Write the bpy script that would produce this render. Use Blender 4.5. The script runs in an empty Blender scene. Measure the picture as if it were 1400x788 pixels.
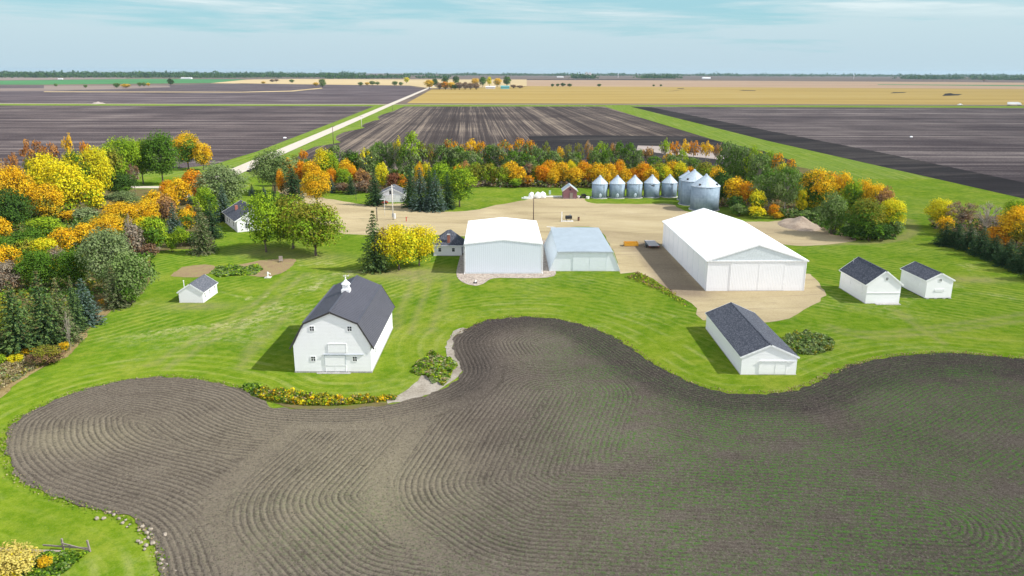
import bpy, bmesh, math, random
import numpy as np
from mathutils import Vector, Matrix
from mathutils.geometry import delaunay_2d_cdt
random.seed(7); rng = np.random.default_rng(7)
C = bpy.context.scene.collection
R = math.radians
scene = bpy.context.scene

HAZE = 3.0e-5; SKY_STR = .10; SUN_E = 3.8; EXPOSURE = .74
SKYTINT = (.85, 1.02, 1.0); SKYLOW = (2.15, 3.9, 4.5); CLOUDLOW = (3.35, 4.2, 4.75); CLOUDHIGH = (3.9, 4.85, 5.05); CLOUDWISP = (5.8, 6.3, 6.3); FILL_BANK = (11.6, 11.6, 12.6)

# ------------------------------------------------------------------ survey of the site
# camera at 40 m; P() turns a surveyed sight line into the place on flat ground it meets
F_PX, CAM_H, PITCH, ROLL = 1050.0, 40.0, math.atan((394 - 98) / 1050.0), R(.155)
CP, SP = math.cos(PITCH), math.sin(PITCH)
def sight(px, py):
    dx, dy = px - 700, 394 - py
    x = dx * math.cos(ROLL) - dy * math.sin(ROLL); y = dx * math.sin(ROLL) + dy * math.cos(ROLL)
    return (x, F_PX * CP + y * SP, y * CP - F_PX * SP)
def P(px, py, z=0.0):
    d = sight(px, py); t = (z - CAM_H) / d[2]
    return (d[0] * t, d[1] * t)
def mpp(px, py):                       # metres one pixel spans at the ground there
    d = sight(px, py); return (-CAM_H / d[2])
def height(px, base, top):
    x, Y = P(px, base); d = sight(px, top); return CAM_H + d[2] * (Y / d[1])

# ------------------------------------------------------------------ object helpers
def link(o, parent=None):
    C.objects.link(o)
    if parent is not None: o.parent = parent
    return o
def tag(o, label=None, cat=None, group=None, kind=None):
    if label: o['label'] = label
    if cat: o['category'] = cat
    if group: o['group'] = group
    if kind: o['kind'] = kind
    return o
def thing(name, label, cat, loc, rz=0.0, group=None):
    o = bpy.data.objects.new(name, None); C.objects.link(o)
    o.empty_display_size = .3
    o.location = (loc[0], loc[1], loc[2] if len(loc) > 2 else 0); o.rotation_euler = (0, 0, rz)
    return tag(o, label, cat, group)
class MB:
    def __init__(s): s.v = []; s.f = []
    def add(s, vs, fs):
        b = len(s.v); s.v += [tuple(v) for v in vs]; s.f += [tuple(i + b for i in f) for f in fs]; return s
    def box(s, x0, x1, y0, y1, z0, z1):
        return s.add([(x0,y0,z0),(x1,y0,z0),(x1,y1,z0),(x0,y1,z0),(x0,y0,z1),(x1,y0,z1),(x1,y1,z1),(x0,y1,z1)],
                     [(3,2,1,0),(4,5,6,7),(0,1,5,4),(1,2,6,5),(2,3,7,6),(3,0,4,7)])
    def prism(s, prof, y0, y1):        # profile (x,z) counter-clockwise seen from -y, extruded along y
        n = len(prof)
        vs = [(x, y0, z) for x, z in prof] + [(x, y1, z) for x, z in prof]
        return s.add(vs, [tuple(range(n)), tuple(range(2*n-1, n-1, -1))] + [(i, i+n, (i+1) % n + n, (i+1) % n) for i in range(n)])
    def slab(s, a, b, y0, y1, t):      # sloping sheet from (x,z) a to b, thickness t upward
        dx, dz = b[0]-a[0], b[1]-a[1]; L = math.hypot(dx, dz); nx, nz = -dz/L*t, dx/L*t
        if nz < 0: nx, nz = -nx, -nz
        pr = [a, b, (b[0]+nx, b[1]+nz), (a[0]+nx, a[1]+nz)]
        if dx < 0: pr = pr[::-1]
        return s.prism(pr, y0, y1)
    def bar(s, p, q, w, h=None):       # square bar between two points
        h = h or w; p = Vector(p); q = Vector(q); d = (q-p).normalized()
        u = d.cross(Vector((0,0,1)));  u = u.normalized() if u.length > 1e-4 else Vector((1,0,0)); n = u.cross(d)
        c = [(-w/2,-h/2),(w/2,-h/2),(w/2,h/2),(-w/2,h/2)]
        vs = [p+u*a+n*b for a,b in c] + [q+u*a+n*b for a,b in c]
        return s.add(vs, [(3,2,1,0),(4,5,6,7),(0,1,5,4),(1,2,6,5),(2,3,7,6),(3,0,4,7)])
    def tube(s, pts, rad, n=8, cap=True):
        rings = []; b = len(s.v)
        for i, p in enumerate(pts):
            p = Vector(p); a = Vector(pts[max(i-1,0)]); c = Vector(pts[min(i+1,len(pts)-1)]); d = (c-a).normalized()
            u = d.cross(Vector((0,1,0.013))); u = u.normalized() if u.length > 1e-3 else Vector((1,0,0)); w = d.cross(u)
            r = rad[i] if isinstance(rad, (list, tuple)) else rad
            s.v += [tuple(p + (u*math.cos(k*2*math.pi/n) + w*math.sin(k*2*math.pi/n))*r) for k in range(n)]
        m = len(pts)
        for i in range(m-1):
            for k in range(n):
                s.f.append((b+i*n+k, b+i*n+(k+1)%n, b+(i+1)*n+(k+1)%n, b+(i+1)*n+k))
        if cap: s.f.append(tuple(b+k for k in range(n))[::-1]); s.f.append(tuple(b+(m-1)*n+k for k in range(n)))
        return s
    def lathe(s, prof, n=24, c=(0,0)):  # (r,z) profile
        b = len(s.v); m = len(prof)
        for r, z in prof: s.v += [(c[0]+r*math.cos(k*2*math.pi/n), c[1]+r*math.sin(k*2*math.pi/n), z) for k in range(n)]
        for i in range(m-1):
            for k in range(n): s.f.append((b+i*n+k, b+i*n+(k+1)%n, b+(i+1)*n+(k+1)%n, b+(i+1)*n+k))
        s.f.append(tuple(b+k for k in range(n))[::-1]); s.f.append(tuple(b+(m-1)*n+k for k in range(n)))
        return s
    def ball(s, c, r, sc=(1,1,1), n=10, jit=0):
        b = len(s.v); m = n//2+1
        for i in range(m+1):
            th = math.pi*i/m
            for k in range(n):
                ph = 2*math.pi*k/n; j = 1+random.uniform(-jit, jit)
                s.v.append((c[0]+r*j*sc[0]*math.sin(th)*math.cos(ph), c[1]+r*j*sc[1]*math.sin(th)*math.sin(ph), c[2]+r*j*sc[2]*math.cos(th)))
        for i in range(m):
            for k in range(n): s.f.append((b+i*n+k, b+(i+1)*n+k, b+(i+1)*n+(k+1)%n, b+i*n+(k+1)%n))
        return s
    def build(s, name, mat, parent=None, smooth=False):
        me = bpy.data.meshes.new(name); me.from_pydata(s.v, [], s.f)
        bm = bmesh.new(); bm.from_mesh(me); bmesh.ops.recalc_face_normals(bm, faces=bm.faces); bm.to_mesh(me); bm.free()
        if smooth:
            for p in me.polygons: p.use_smooth = True
        me.materials.append(mat)
        return link(bpy.data.objects.new(name, me), parent)
def copy_tree(o, parent=None):
    c = o.copy(); C.objects.link(c); c.parent = parent
    for ch in [x for x in o.children]: copy_tree(ch, c)
    return c

# ------------------------------------------------------------------ material helpers
class NT:
    def __init__(s, name):
        s.m = bpy.data.materials.new(name); s.m.use_nodes = True; s.t = s.m.node_tree; s.t.nodes.clear()
        s.out = s.t.nodes.new('ShaderNodeOutputMaterial')
    def n(s, typ, **kw):
        nd = s.t.nodes.new(typ)
        for k, v in kw.items(): setattr(nd, k, v)
        return nd
    def put(s, sock, v):
        if v is None: return
        if isinstance(v, bpy.types.NodeSocket): s.t.links.new(v, sock)
        else: sock.default_value = (*v, 1) if (isinstance(v, tuple) and len(v) == 3 and sock.type == 'RGBA') else v
    def pos(s): return s.n('ShaderNodeNewGeometry').outputs['Position']
    def obj(s): return s.n('ShaderNodeTexCoord').outputs['Object']
    def attr(s, name, out='Fac'): return s.n('ShaderNodeAttribute', attribute_name=name).outputs[out]
    def map(s, v, scale=(1,1,1), rot=0.0, loc=(0,0,0)):
        a = s.n('ShaderNodeMapping'); s.put(a.inputs['Vector'], v); 
        if rot:
            a.inputs['Rotation'].default_value = (0,0,rot)
            b = s.n('ShaderNodeMapping'); s.put(b.inputs['Vector'], a.outputs[0]); b.inputs['Scale'].default_value = scale; b.inputs['Location'].default_value = loc; return b.outputs[0]
        a.inputs['Scale'].default_value = scale; a.inputs['Location'].default_value = loc; return a.outputs[0]
    def noise(s, v, scale=1.0, detail=4.0, rough=.6, out=0, dist=0.0):
        a = s.n('ShaderNodeTexNoise'); s.put(a.inputs['Vector'], v); a.inputs['Scale'].default_value = scale
        a.inputs['Detail'].default_value = detail; a.inputs['Roughness'].default_value = rough; a.inputs['Distortion'].default_value = dist
        return a.outputs[out]
    def math(s, op, a, b=None, c=None, clamp=False):
        m = s.n('ShaderNodeMath', operation=op, use_clamp=clamp); s.put(m.inputs[0], a); s.put(m.inputs[1], b)
        if c is not None: s.put(m.inputs[2], c)
        return m.outputs[0]
    def rng(s, v, a, b, c=0.0, d=1.0, smooth=True):
        m = s.n('ShaderNodeMapRange'); m.interpolation_type = 'SMOOTHSTEP' if smooth else 'LINEAR'
        for i, x in enumerate((v, a, b, c, d)): s.put(m.inputs[i], x)
        return m.outputs[0]
    def mix(s, f, a, b, mode='MIX'):
        m = s.n('ShaderNodeMix', data_type='RGBA', blend_type=mode); s.put(m.inputs[0], f); s.put(m.inputs[6], a); s.put(m.inputs[7], b); return m.outputs[2]
    def ramp(s, f, stops):
        r = s.n('ShaderNodeValToRGB'); e = r.color_ramp.elements
        while len(e) < len(stops): e.new(.5)
        for i, (p, c) in enumerate(stops): e[i].position = p; e[i].color = (*c, 1)
        s.put(r.inputs[0], f); return r.outputs[0]
    def xyz(s, v, i):
        a = s.n('ShaderNodeSeparateXYZ'); s.put(a.inputs[0], v); return a.outputs[i]
    def bump(s, h, strength=1.0, dist=.1, nrm=None):
        b = s.n('ShaderNodeBump'); b.inputs['Strength'].default_value = strength; b.inputs['Distance'].default_value = dist
        s.put(b.inputs['Height'], h); s.put(b.inputs['Normal'], nrm); return b.outputs[0]
    def diffuse(s, col, nrm=None, rough=.5):
        d = s.n('ShaderNodeBsdfDiffuse'); s.put(d.inputs['Color'], col); d.inputs['Roughness'].default_value = rough; s.put(d.inputs['Normal'], nrm)
        s.t.links.new(d.outputs[0], s.out.inputs[0]); return s.m
    def pbr(s, col, rough=.5, metal=0.0, spec=.4, nrm=None):
        d = s.n('ShaderNodeBsdfPrincipled'); s.put(d.inputs['Base Color'], col); s.put(d.inputs['Roughness'], rough); s.put(d.inputs['Metallic'], metal)
        s.put(d.inputs['Specular IOR Level'], spec); s.put(d.inputs['Normal'], nrm); s.t.links.new(d.outputs[0], s.out.inputs[0]); return s.m

M = {}
def plain(name, col, rough=.6, metal=0.0, var=.12, scale=3.0):
    t = NT(name); n = t.noise(t.obj(), scale, 5)
    a = tuple(max(0, c*(1-var)) for c in col); b = tuple(min(1, c*(1+var)) for c in col)
    M[name] = t.pbr(t.ramp(n, [(.3, a), (.7, b)]), rough, metal); return M[name]

# soft furnishing of colours: worn white paint with horizontal or vertical boards
def siding(name, col, axis, pitch, depth, dirt=.06, rough=.45, wear=(.45,.42,.38)):
    t = NT(name); o = t.obj()
    c = t.xyz(o, 2) if axis == 'z' else (t.math('ADD', t.xyz(o, 0), t.xyz(o, 1)))
    fr = t.math('FRACT', t.math('DIVIDE', c, pitch))
    if axis == 'z': h = t.math('SUBTRACT', 1.0, fr)
    else: h = t.math('SUBTRACT', 1.0, t.rng(t.math('ABSOLUTE', t.math('SUBTRACT', fr, .5)), .05, .16))
    n = t.noise(o, .6, 6, .65); n2 = t.noise(t.map(o, (3, 3, .35)), 1.2, 5, .7)
    lo = t.rng(t.xyz(o, 2), 0.0, .9, .55, 0.0)
    f = t.math('ADD', t.math('MULTIPLY', t.rng(n, .45, .8), dirt), t.math('MULTIPLY', t.math('MULTIPLY', lo, n2), dirt*6), clamp=True)
    cc = t.mix(f, col, wear)
    if axis == 'v': cc = t.mix(t.math('MULTIPLY', h, .20), cc, tuple(c*.55 for c in col))
    else: cc = t.mix(t.rng(fr, .14, .0, 0, .30), cc, tuple(c*.5 for c in col))
    M[name] = t.pbr(cc, rough, 0, .35, t.bump(h, .8, depth)); return M[name]
siding('white_boards', (.80,.80,.80), 'z', .2, .02, .12)
siding('white_metal', (.82,.82,.83), 'v', .30, .035, .10)
siding('pale_metal', (.66,.71,.76), 'v', .42, .04, .04)
siding('slant_metal', (.70,.75,.77), 'v', .25, .02, .06)
siding('house_siding', (.74,.74,.75), 'z', .2, .02, .05)
siding('red_boards', (.20,.09,.10), 'z', .22, .02, .25, .7, (.26,.2,.2))

def roof_metal(name, col, spec=.4, rough=.45, pitch=.6):
    t = NT(name); o = t.obj(); fr = t.math('FRACT', t.math('DIVIDE', t.xyz(o, 1), pitch))
    h = t.math('SUBTRACT', 1.0, t.rng(t.math('ABSOLUTE', t.math('SUBTRACT', fr, .5)), .02, .09))
    n = t.noise(t.map(o, (.5, .25, .5)), 1.2, 6, .6)
    cc = t.ramp(n, [(.3, tuple(c*.92 for c in col)), (.7, tuple(min(1, c*1.06) for c in col))])
    cc = t.mix(t.math('MULTIPLY', h, .25), cc, tuple(c*.7 for c in col))
    M[name] = t.pbr(cc, rough, 0, spec, t.bump(h, .7, .04)); return M[name]
roof_metal('barn_roof', (.082,.080,.096), .3, .5)
roof_metal('white_roof', (.86,.86,.86), .3, .5, .9)
roof_metal('pale_roof', (.33,.38,.42), .2, .6, .9)
def shingle(name, a, b, light):
    t = NT(name); o = t.obj(); n = t.noise(t.map(o, (5, 5, 8)), 1.6, 4, .8); n2 = t.noise(o, .5, 4)
    br = t.n('ShaderNodeTexBrick'); br.inputs['Scale'].default_value = 1.0; br.inputs['Mortar Size'].default_value = .012
    br.inputs['Brick Width'].default_value = .34; br.inputs['Row Height'].default_value = .15
    cm = t.n('ShaderNodeCombineXYZ'); t.put(cm.inputs[0], t.xyz(o, 1)); t.put(cm.inputs[1], t.math('MULTIPLY', t.xyz(o, 0), 1.15)); t.put(br.inputs['Vector'], cm.outputs[0])
    br.inputs['Color1'].default_value = (.25,.25,.25,1); br.inputs['Color2'].default_value = (.85,.85,.85,1); br.inputs['Mortar'].default_value = (.1,.1,.1,1)
    f = t.math('ADD', t.math('MULTIPLY', br.outputs[0], .6), t.math('MULTIPLY', n, .4))
    cc = t.ramp(f, [(.28, a), (.55, b), (.8, light)])
    cc = t.mix(t.rng(n2, .4, .75, 0, .25), cc, b)
    M[name] = t.pbr(cc, .85, 0, .2, t.bump(f, .8, .04)); return M[name]
shingle('dark_shingle', (.035,.038,.05), (.075,.08,.10), (.15,.155,.18))
shingle('grey_shingle', (.07,.075,.09), (.11,.115,.135), (.2,.2,.22))
# galvanised steel: rings of corrugation and panel joints
t = NT('galvanised'); o = t.obj(); z = t.xyz(o, 2)
w = t.math('SINE', t.math('MULTIPLY', z, 2*math.pi/.2)); n = t.noise(o, .9, 5, .65); n2 = t.noise(t.map(o, (2.5,2.5,.2)), 1.0, 4, .7)
ring = t.rng(t.math('ABSOLUTE', t.math('SUBTRACT', t.math('FRACT', t.math('DIVIDE', z, .8)), .5)), .46, .5)
cc = t.ramp(t.math('ADD', t.math('MULTIPLY', n, .6), t.math('MULTIPLY', n2, .4)), [(.3, (.17,.235,.30)), (.55, (.255,.335,.41)), (.75, (.36,.44,.51))])
cc = t.mix(t.math('MULTIPLY', ring, .4), cc, (.16,.18,.2))
M['galvanised'] = t.pbr(cc, .62, .12, .35, t.bump(w, .6, .03))
t = NT('bin_roof_steel'); o = t.obj(); n = t.noise(o, 1.5, 5)
M['bin_roof_steel'] = t.pbr(t.ramp(n, [(.3, (.42,.49,.55)), (.7, (.54,.61,.66))]), .5, .2, .4)
plain('white_trim', (.8,.8,.8), .5); plain('grey_trim', (.42,.46,.5), .5); plain('dark_trim', (.05,.045,.045), .6)
plain('gable_metal', (.58,.63,.65), .5)
plain('concrete', (.5,.48,.44), .9, 0, .15, 2.0); plain('stone_wall', (.34,.33,.31), .9, 0, .3, 4.0)
plain('pane_dark', (.02,.025,.03), .15); plain('brick', (.3,.11,.08), .85, 0, .3, 9.0)
plain('wood_grey', (.25,.21,.18), .85, 0, .25, 6.0); plain('pole_wood', (.14,.10,.08), .85, 0, .25, 4.0); plain('pale_pole', (.62,.58,.52), .8, 0, .12)
plain('black_paint', (.02,.02,.022), .4); plain('tyre', (.02,.02,.02), .8); plain('yellow_paint', (.55,.27,.02), .5, 0, .2)
plain('red_paint', (.45,.03,.03), .4); plain('white_paint', (.85,.85,.84), .4); plain('deck_grey', (.42,.38,.36), .8, 0, .25, 5.0)
plain('green_paint', (.35,.5,.4), .5); plain('teal_metal', (.12,.36,.38), .5); plain('steel', (.4,.42,.44), .4, .7); plain('bark', (.13,.10,.08), .95, 0, .35, 3.0)
plain('pale_bark', (.36,.32,.27), .9, 0, .3, 3.0); plain('far_wall', (.55,.52,.52), .8); plain('rust_brown', (.16,.08,.05), .8, 0, .3)
plain('fieldstone', (.33,.28,.22), .9, 0, .35, 2.5)
# leaves: the colour of each leaf clump is its own
t = NT('foliage'); a = t.attr('leafcol', 'Color'); d = t.n('ShaderNodeBsdfDiffuse'); tr = t.n('ShaderNodeBsdfTranslucent'); mx = t.n('ShaderNodeMixShader')
t.put(d.inputs[0], a); t.put(tr.inputs[0], a); mx.inputs[0].default_value = .28
t.t.links.new(d.outputs[0], mx.inputs[1]); t.t.links.new(tr.outputs[0], mx.inputs[2]); t.t.links.new(mx.outputs[0], t.out.inputs[0]); M['foliage'] = t.m

# ------------------------------------------------------------------ the setting: ground, fields, lawn, yard, road
def spline(pts, step):                 # smooth open line through points, resampled
    pts = [np.array(p[:2], float) for p in pts]; out = []
    for i in range(len(pts)-1):
        p0 = pts[max(i-1,0)]; p1 = pts[i]; p2 = pts[i+1]; p3 = pts[min(i+2, len(pts)-1)]
        n = max(1, int(np.linalg.norm(p2-p1)/step))
        for k in range(n):
            u = k/n
            out.append(.5*((2*p1)+(-p0+p2)*u+(2*p0-5*p1+4*p2-p3)*u*u+(-p0+3*p1-3*p2+p3)*u**3))
    out.append(pts[-1]); return np.array(out)
def inside(poly, pts):
    x, y = pts[:,0], pts[:,1]; r = np.zeros(len(pts), bool); n = len(poly); j = n-1
    for i in range(n):
        xi, yi = poly[i]; xj, yj = poly[j]
        c = ((yi > y) != (yj > y)) & (x < (xj-xi)*(y-yi)/(yj-yi+1e-12)+xi); r ^= c; j = i
    return r
def dist_line(pts, line):
    d = np.full(len(pts), 1e9)
    for a, b in zip(line[:-1], line[1:]):
        ab = b-a; t = np.clip(((pts-a)@ab)/max(ab@ab, 1e-9), 0, 1); q = pts-(a+t[:,None]*ab); d = np.minimum(d, np.hypot(q[:,0], q[:,1]))
    return d
def sheet(name, poly, z, mat, grid=None, attrs=None, kind='structure'):
    poly = np.array(poly, float); extra = np.zeros((0,2))
    if grid is not None:
        extra = np.concatenate([np.array(np.meshgrid(np.arange(x0, x1, r), np.arange(y0, y1, r))).reshape(2, -1).T for x0, x1, y0, y1, r in grid])
        extra = extra + rng.uniform(-.02, .02, extra.shape)
        extra = extra[inside(poly, extra)]
    n = len(poly); vs = [Vector(v) for v in np.concatenate([poly, extra])]
    r = delaunay_2d_cdt(vs, [(i, (i+1) % n) for i in range(n)], [], 1, 1e-4)
    co = np.array([(v[0], v[1]) for v in r[0]]); me = bpy.data.meshes.new(name)
    zz = np.full(len(co), z) if not callable(z) else z(co)
    fs = []
    for f in r[2]:
        a, b, c = (co[i] for i in f[:3]); fs.append(tuple(f) if (b[0]-a[0])*(c[1]-a[1])-(b[1]-a[1])*(c[0]-a[0]) > 0 else tuple(f)[::-1])
    me.from_pydata([(x, y, w) for (x, y), w in zip(co, zz)], [], fs); me.materials.append(mat)
    if attrs:
        for k, v in attrs(co).items():
            at = me.attributes.new(k, 'FLOAT', 'POINT'); at.data.foreach_set('value', v.astype(np.float32))
    o = link(bpy.data.objects.new(name, me)); o['kind'] = kind; return o
def px(*pts): return [P(x, y) for x, y in pts]
def sstep(x, a, b): t = np.clip((x-a)/(b-a), 0, 1); return t*t*(3-2*t)

# --- materials of the ground
t = NT('far_land'); p = t.pos(); n = t.noise(t.map(p, (.0006, .0030, 1)), 1.0, 4); n2 = t.noise(t.map(p, (.0015, .012, 1)), 1.0, 4)
cc = t.ramp(n, [(.35, (.07,.06,.055)), (.48, (.16,.12,.09)), (.56, (.10,.085,.08)), (.66, (.2,.15,.09))])
cc = t.mix(t.rng(n2, .45, .65, 0, .6), cc, (.13,.10,.09)); M['far_land'] = t.diffuse(cc)

def grass_material(name, mow=True):
    t = NT(name); p = t.pos(); x, y = t.xyz(p, 0), t.xyz(p, 1)
    big = t.noise(p, .022, 4, .55); mid = t.noise(p, .11, 5, .6); fine = t.noise(p, 1.6, 5, .75); grit = t.noise(p, 6.0, 3, .8)
    cc = t.ramp(mid, [(.28, (.050,.115,.006)), (.44, (.082,.155,.008)), (.56, (.125,.190,.012)), (.72, (.205,.228,.040))])
    cc = t.mix(t.rng(big, .42, .66), cc, t.ramp(fine, [(.3, (.060,.140,.006)), (.7, (.105,.190,.010))]))
    # mowing passes: light and dark lines, along the field edge near it and along the yard elsewhere
    def lines(c, pitch, amt, mask):
        wob = t.math('ADD', c, t.math('MULTIPLY', t.noise(p, .05, 3), 3.0))
        s = t.math('SINE', t.math('MULTIPLY', wob, 2*math.pi/pitch))
        fine_l = t.math('SINE', t.math('MULTIPLY', wob, 2*math.pi/(pitch*.31)))
        s = t.math('ADD', t.math('MULTIPLY', s, .65), t.math('MULTIPLY', fine_l, .35))
        pat = t.rng(t.noise(p, .07, 4), .40, .62, .12, 1.0)
        return t.math('MULTIPLY', t.math('MULTIPLY', s, amt), t.math('MULTIPLY', mask, pat))
    pulses = None
    if mow:
        d = t.attr('edge_distance'); near = t.rng(d, 9, 22, 1, 0); far = t.math('SUBTRACT', 1.0, near)
        ra = t.math('SUBTRACT', t.math('MULTIPLY', x, .82), t.math('MULTIPLY', y, .57))
        rb = t.math('ADD', t.math('MULTIPLY', x, .62), t.math('MULTIPLY', y, .78))
        lmask = t.math('MULTIPLY', t.rng(x, -8, 6, 1, 0), far); rmask = t.math('MULTIPLY', t.rng(x, -8, 6, 0, 1), far)
        tot = t.math('ADD', lines(d, 1.8, .75, near), t.math('ADD', lines(ra, 1.7, 1.0, lmask), lines(rb, 1.8, 1.05, rmask)))
        cc = t.mix(t.math('MULTIPLY', t.math('MAXIMUM', tot, 0.0), .72, clamp=True), cc, (.27,.285,.075))
        cc = t.mix(t.math('MULTIPLY', t.math('MAXIMUM', t.math('MULTIPLY', tot, -1.0), 0.0), .62, clamp=True), cc, (.040,.105,.005))
        # single passes of the mower and wheels that run along the field edge
        ring = t.math('MAXIMUM', t.math('MAXIMUM', t.rng(t.math('ABSOLUTE', t.math('SUBTRACT', d, 2.4)), .55, .1), t.rng(t.math('ABSOLUTE', t.math('SUBTRACT', d, 4.9)), .6, .1)), t.rng(t.math('ABSOLUTE', t.math('SUBTRACT', d, 8.2)), .7, .1))
        cc = t.mix(t.math('MULTIPLY', ring, t.rng(t.noise(p, .12, 3), .42, .62, 0, .6)), cc, (.26,.27,.09))
        cc = t.mix(t.math('MULTIPLY', t.rng(t.math('ABSOLUTE', t.math('SUBTRACT', d, 3.6)), .7, .1), t.rng(t.noise(p, .1, 3), .45, .6, 0, .5)), cc, (.055,.13,.006))
        patchy = t.noise(p, .085, 5, .65, dist=.6)
        cc = t.mix(t.rng(patchy, .52, .68, 0, .55), cc, (.215,.23,.035)); cc = t.mix(t.rng(patchy, .46, .30, 0, .6), cc, (.048,.118,.006))
        # a fresher yellow green beside the field, pale dry flecks on the west lawn
        cc = t.mix(t.math('MULTIPLY', t.rng(d, 3, 18, 1, 0), t.rng(fine, .3, .7, .05, .34)), cc, (.185,.24,.008))
        spot = t.noise(p, .055, 3, .6, dist=1.0); clump0 = t.noise(p, .7, 5, .75)
        dry = t.math('MULTIPLY', t.rng(spot, .50, .64), t.rng(clump0, .42, .60))
        cc = t.mix(t.math('MULTIPLY', dry, t.attr('dryness')), cc, (.36,.33,.17))
        cc = t.mix(t.math('MULTIPLY', t.attr('worn'), t.rng(fine, .3, .62, .35, 1.0)), cc, (.26,.20,.115))
    else:
        s = t.noise(t.map(p, (.55, .012, 1), R(4.0)), 1.0, 4, .65)
        cc = t.mix(t.rng(s, .45, .68, 0, .75), cc, (.235,.255,.095)); cc = t.mix(t.rng(big, .3, .7, .1, .5), cc, (.165,.215,.065))
    clump = t.noise(p, .55, 5, .7)
    cc = t.mix(t.rng(clump, .40, .66, .0, .42), cc, (.225,.265,.030)); cc = t.mix(t.rng(clump, .52, .30, .0, .40), cc, (.060,.135,.005)); cc = t.mix(t.rng(fine, .42, .7, .0, .40), cc, (.055,.120,.006)); cc = t.mix(t.rng(grit, .55, .72, 0, .45), cc, (.26,.28,.07)); cc = t.mix(t.rng(grit, .45, .30, 0, .5), cc, (.04,.09,.006))
    h = t.math('ADD', t.math('MULTIPLY', fine, .6), t.math('MULTIPLY', grit, .4))
    M[name] = t.diffuse(cc, t.bump(h, .8, .16)); return M[name]
grass_material('lawn'); grass_material('verge_grass', False)

def plough_material(name, rot, dark, mid, light, amount=.5, scale=1.0, run=1.0):
    t = NT(name); p = t.pos(); q = t.map(p, (1, 1, 1), rot)
    wide = t.noise(t.map(q, (.0025*run, .055*scale, 1)), 1.0, 3, .6); row = t.noise(t.map(q, (.010*run, .32*scale, 1)), 1.0, 5, .72)
    thin = t.noise(t.map(q, (.035*run, 1.1*scale, 1)), 1.0, 3, .8); blot = t.noise(p, .012, 5, .6); grain = t.noise(p, .9, 4, .85)
    f = t.math('ADD', t.math('MULTIPLY', wide, .30), t.math('ADD', t.math('MULTIPLY', row, .40), t.math('MULTIPLY', thin, .30)))
    f = t.math('ADD', f, t.math('MULTIPLY', t.math('SUBTRACT', blot, .5), .22)); f = t.math('ADD', f, t.math('MULTIPLY', t.math('SUBTRACT', grain, .5), .22))
    cc = t.ramp(f, [(.34, dark), (.50, mid), (.66 - .08*amount, light)])
    M[name] = t.diffuse(cc, t.bump(t.math('ADD', row, thin), .8, .25)); return M[name]
plough_material('plough_across', 0.0, (.034,.028,.030), (.064,.052,.055), (.23,.19,.175), .85, 2.2, .4)
plough_material('plough_across_pale', R(.3), (.034,.029,.031), (.064,.053,.056), (.23,.195,.18), .95, 2.2, .4)
plough_material('plough_along', R(90-3.2), (.032,.027,.026), (.066,.054,.051), (.23,.185,.145), .9, 1.8, .22)
plough_material('plough_far', R(8), (.040,.033,.036), (.082,.067,.072), (.18,.148,.145), .7, .5, .4)
plough_material('headland_soil', R(-12), (.018,.017,.018), (.030,.028,.029), (.085,.075,.068), .3, .8)
def crop(name, stops, sx=.0012, sy=.010):
    t = NT(name); p = t.pos(); n = t.noise(t.map(p, (sx, sy, 1)), 1.0, 5, .6); m = t.noise(t.map(p, (.02, .25, 1)), 1.0, 4, .7)
    M[name] = t.diffuse(t.ramp(t.math('ADD', t.math('MULTIPLY', n, .7), t.math('MULTIPLY', m, .3)), stops)); return M[name]
crop('ripe_crop', [(.35, (.25,.175,.055)), (.5, (.31,.222,.075)), (.68, (.36,.275,.11))])
crop('stubble', [(.35, (.36,.27,.14)), (.65, (.48,.38,.22))]); crop('pink_stubble', [(.35, (.26,.18,.12)), (.65, (.38,.27,.18))])
crop('green_crop', [(.35, (.05,.15,.06)), (.65, (.08,.20,.08))]); crop('mauve_soil', [(.35, (.15,.12,.11)), (.65, (.24,.19,.16))])
crop('pale_straw', [(.3, (.24,.20,.18)), (.7, (.42,.36,.32))], .1, .3)
t = NT('road_gravel'); p = t.pos(); n = t.noise(p, .5, 5, .7); M['road_gravel'] = t.diffuse(t.ramp(n, [(.3, (.40,.35,.29)), (.7, (.52,.47,.40))]))
t = NT('yard_gravel'); p = t.pos(); n = t.noise(t.map(p, (.035, .10, 1), R(12)), 1.0, 6, .62, dist=.8); g = t.noise(p, 2.6, 4, .85); b = t.noise(p, .03, 4)
tr_ = t.noise(t.map(p, (.03, .55, 1), R(-10)), 1.0, 5, .7, dist=.6); pit = t.noise(p, .16, 4, .6)
cc = t.ramp(n, [(.30, (.25,.195,.11)), (.48, (.36,.29,.165)), (.62, (.405,.33,.195)), (.75, (.46,.385,.245))])
cc = t.mix(t.rng(g, .45, .75, 0, .45), cc, (.50,.43,.32)); cc = t.mix(t.rng(b, .48, .66, 0, .30), cc, (.30,.235,.155)); cc = t.mix(t.rng(g, .5, .2, 0, .45), cc, (.22,.17,.11))
cc = t.mix(t.rng(tr_, .52, .68, 0, .50), cc, (.24,.185,.12)); cc = t.mix(t.rng(pit, .6, .75, 0, .4), cc, (.24,.19,.13))
cc = t.mix(t.math('MULTIPLY', t.attr('dark_gravel'), t.rng(g, .2, .7, 1, .6)), cc, (.165,.125,.095))
M['yard_gravel'] = t.diffuse(cc, t.bump(t.math('ADD', g, n), .6, .08))
t = NT('pebbles'); p = t.pos(); g = t.noise(p, 4.0, 4, .9); v = t.n('ShaderNodeTexVoronoi'); t.put(v.inputs['Vector'], p); v.inputs['Scale'].default_value = 3.5
cc = t.mix(.5, t.ramp(g, [(.3, (.22,.18,.15)), (.7, (.46,.39,.33))]), t.ramp(t.xyz(v.outputs['Color'], 0), [(.1, (.18,.15,.13)), (.9, (.52,.45,.38))])); M['pebbles'] = t.diffuse(cc, t.bump(v.outputs[0], .8, .1))
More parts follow.
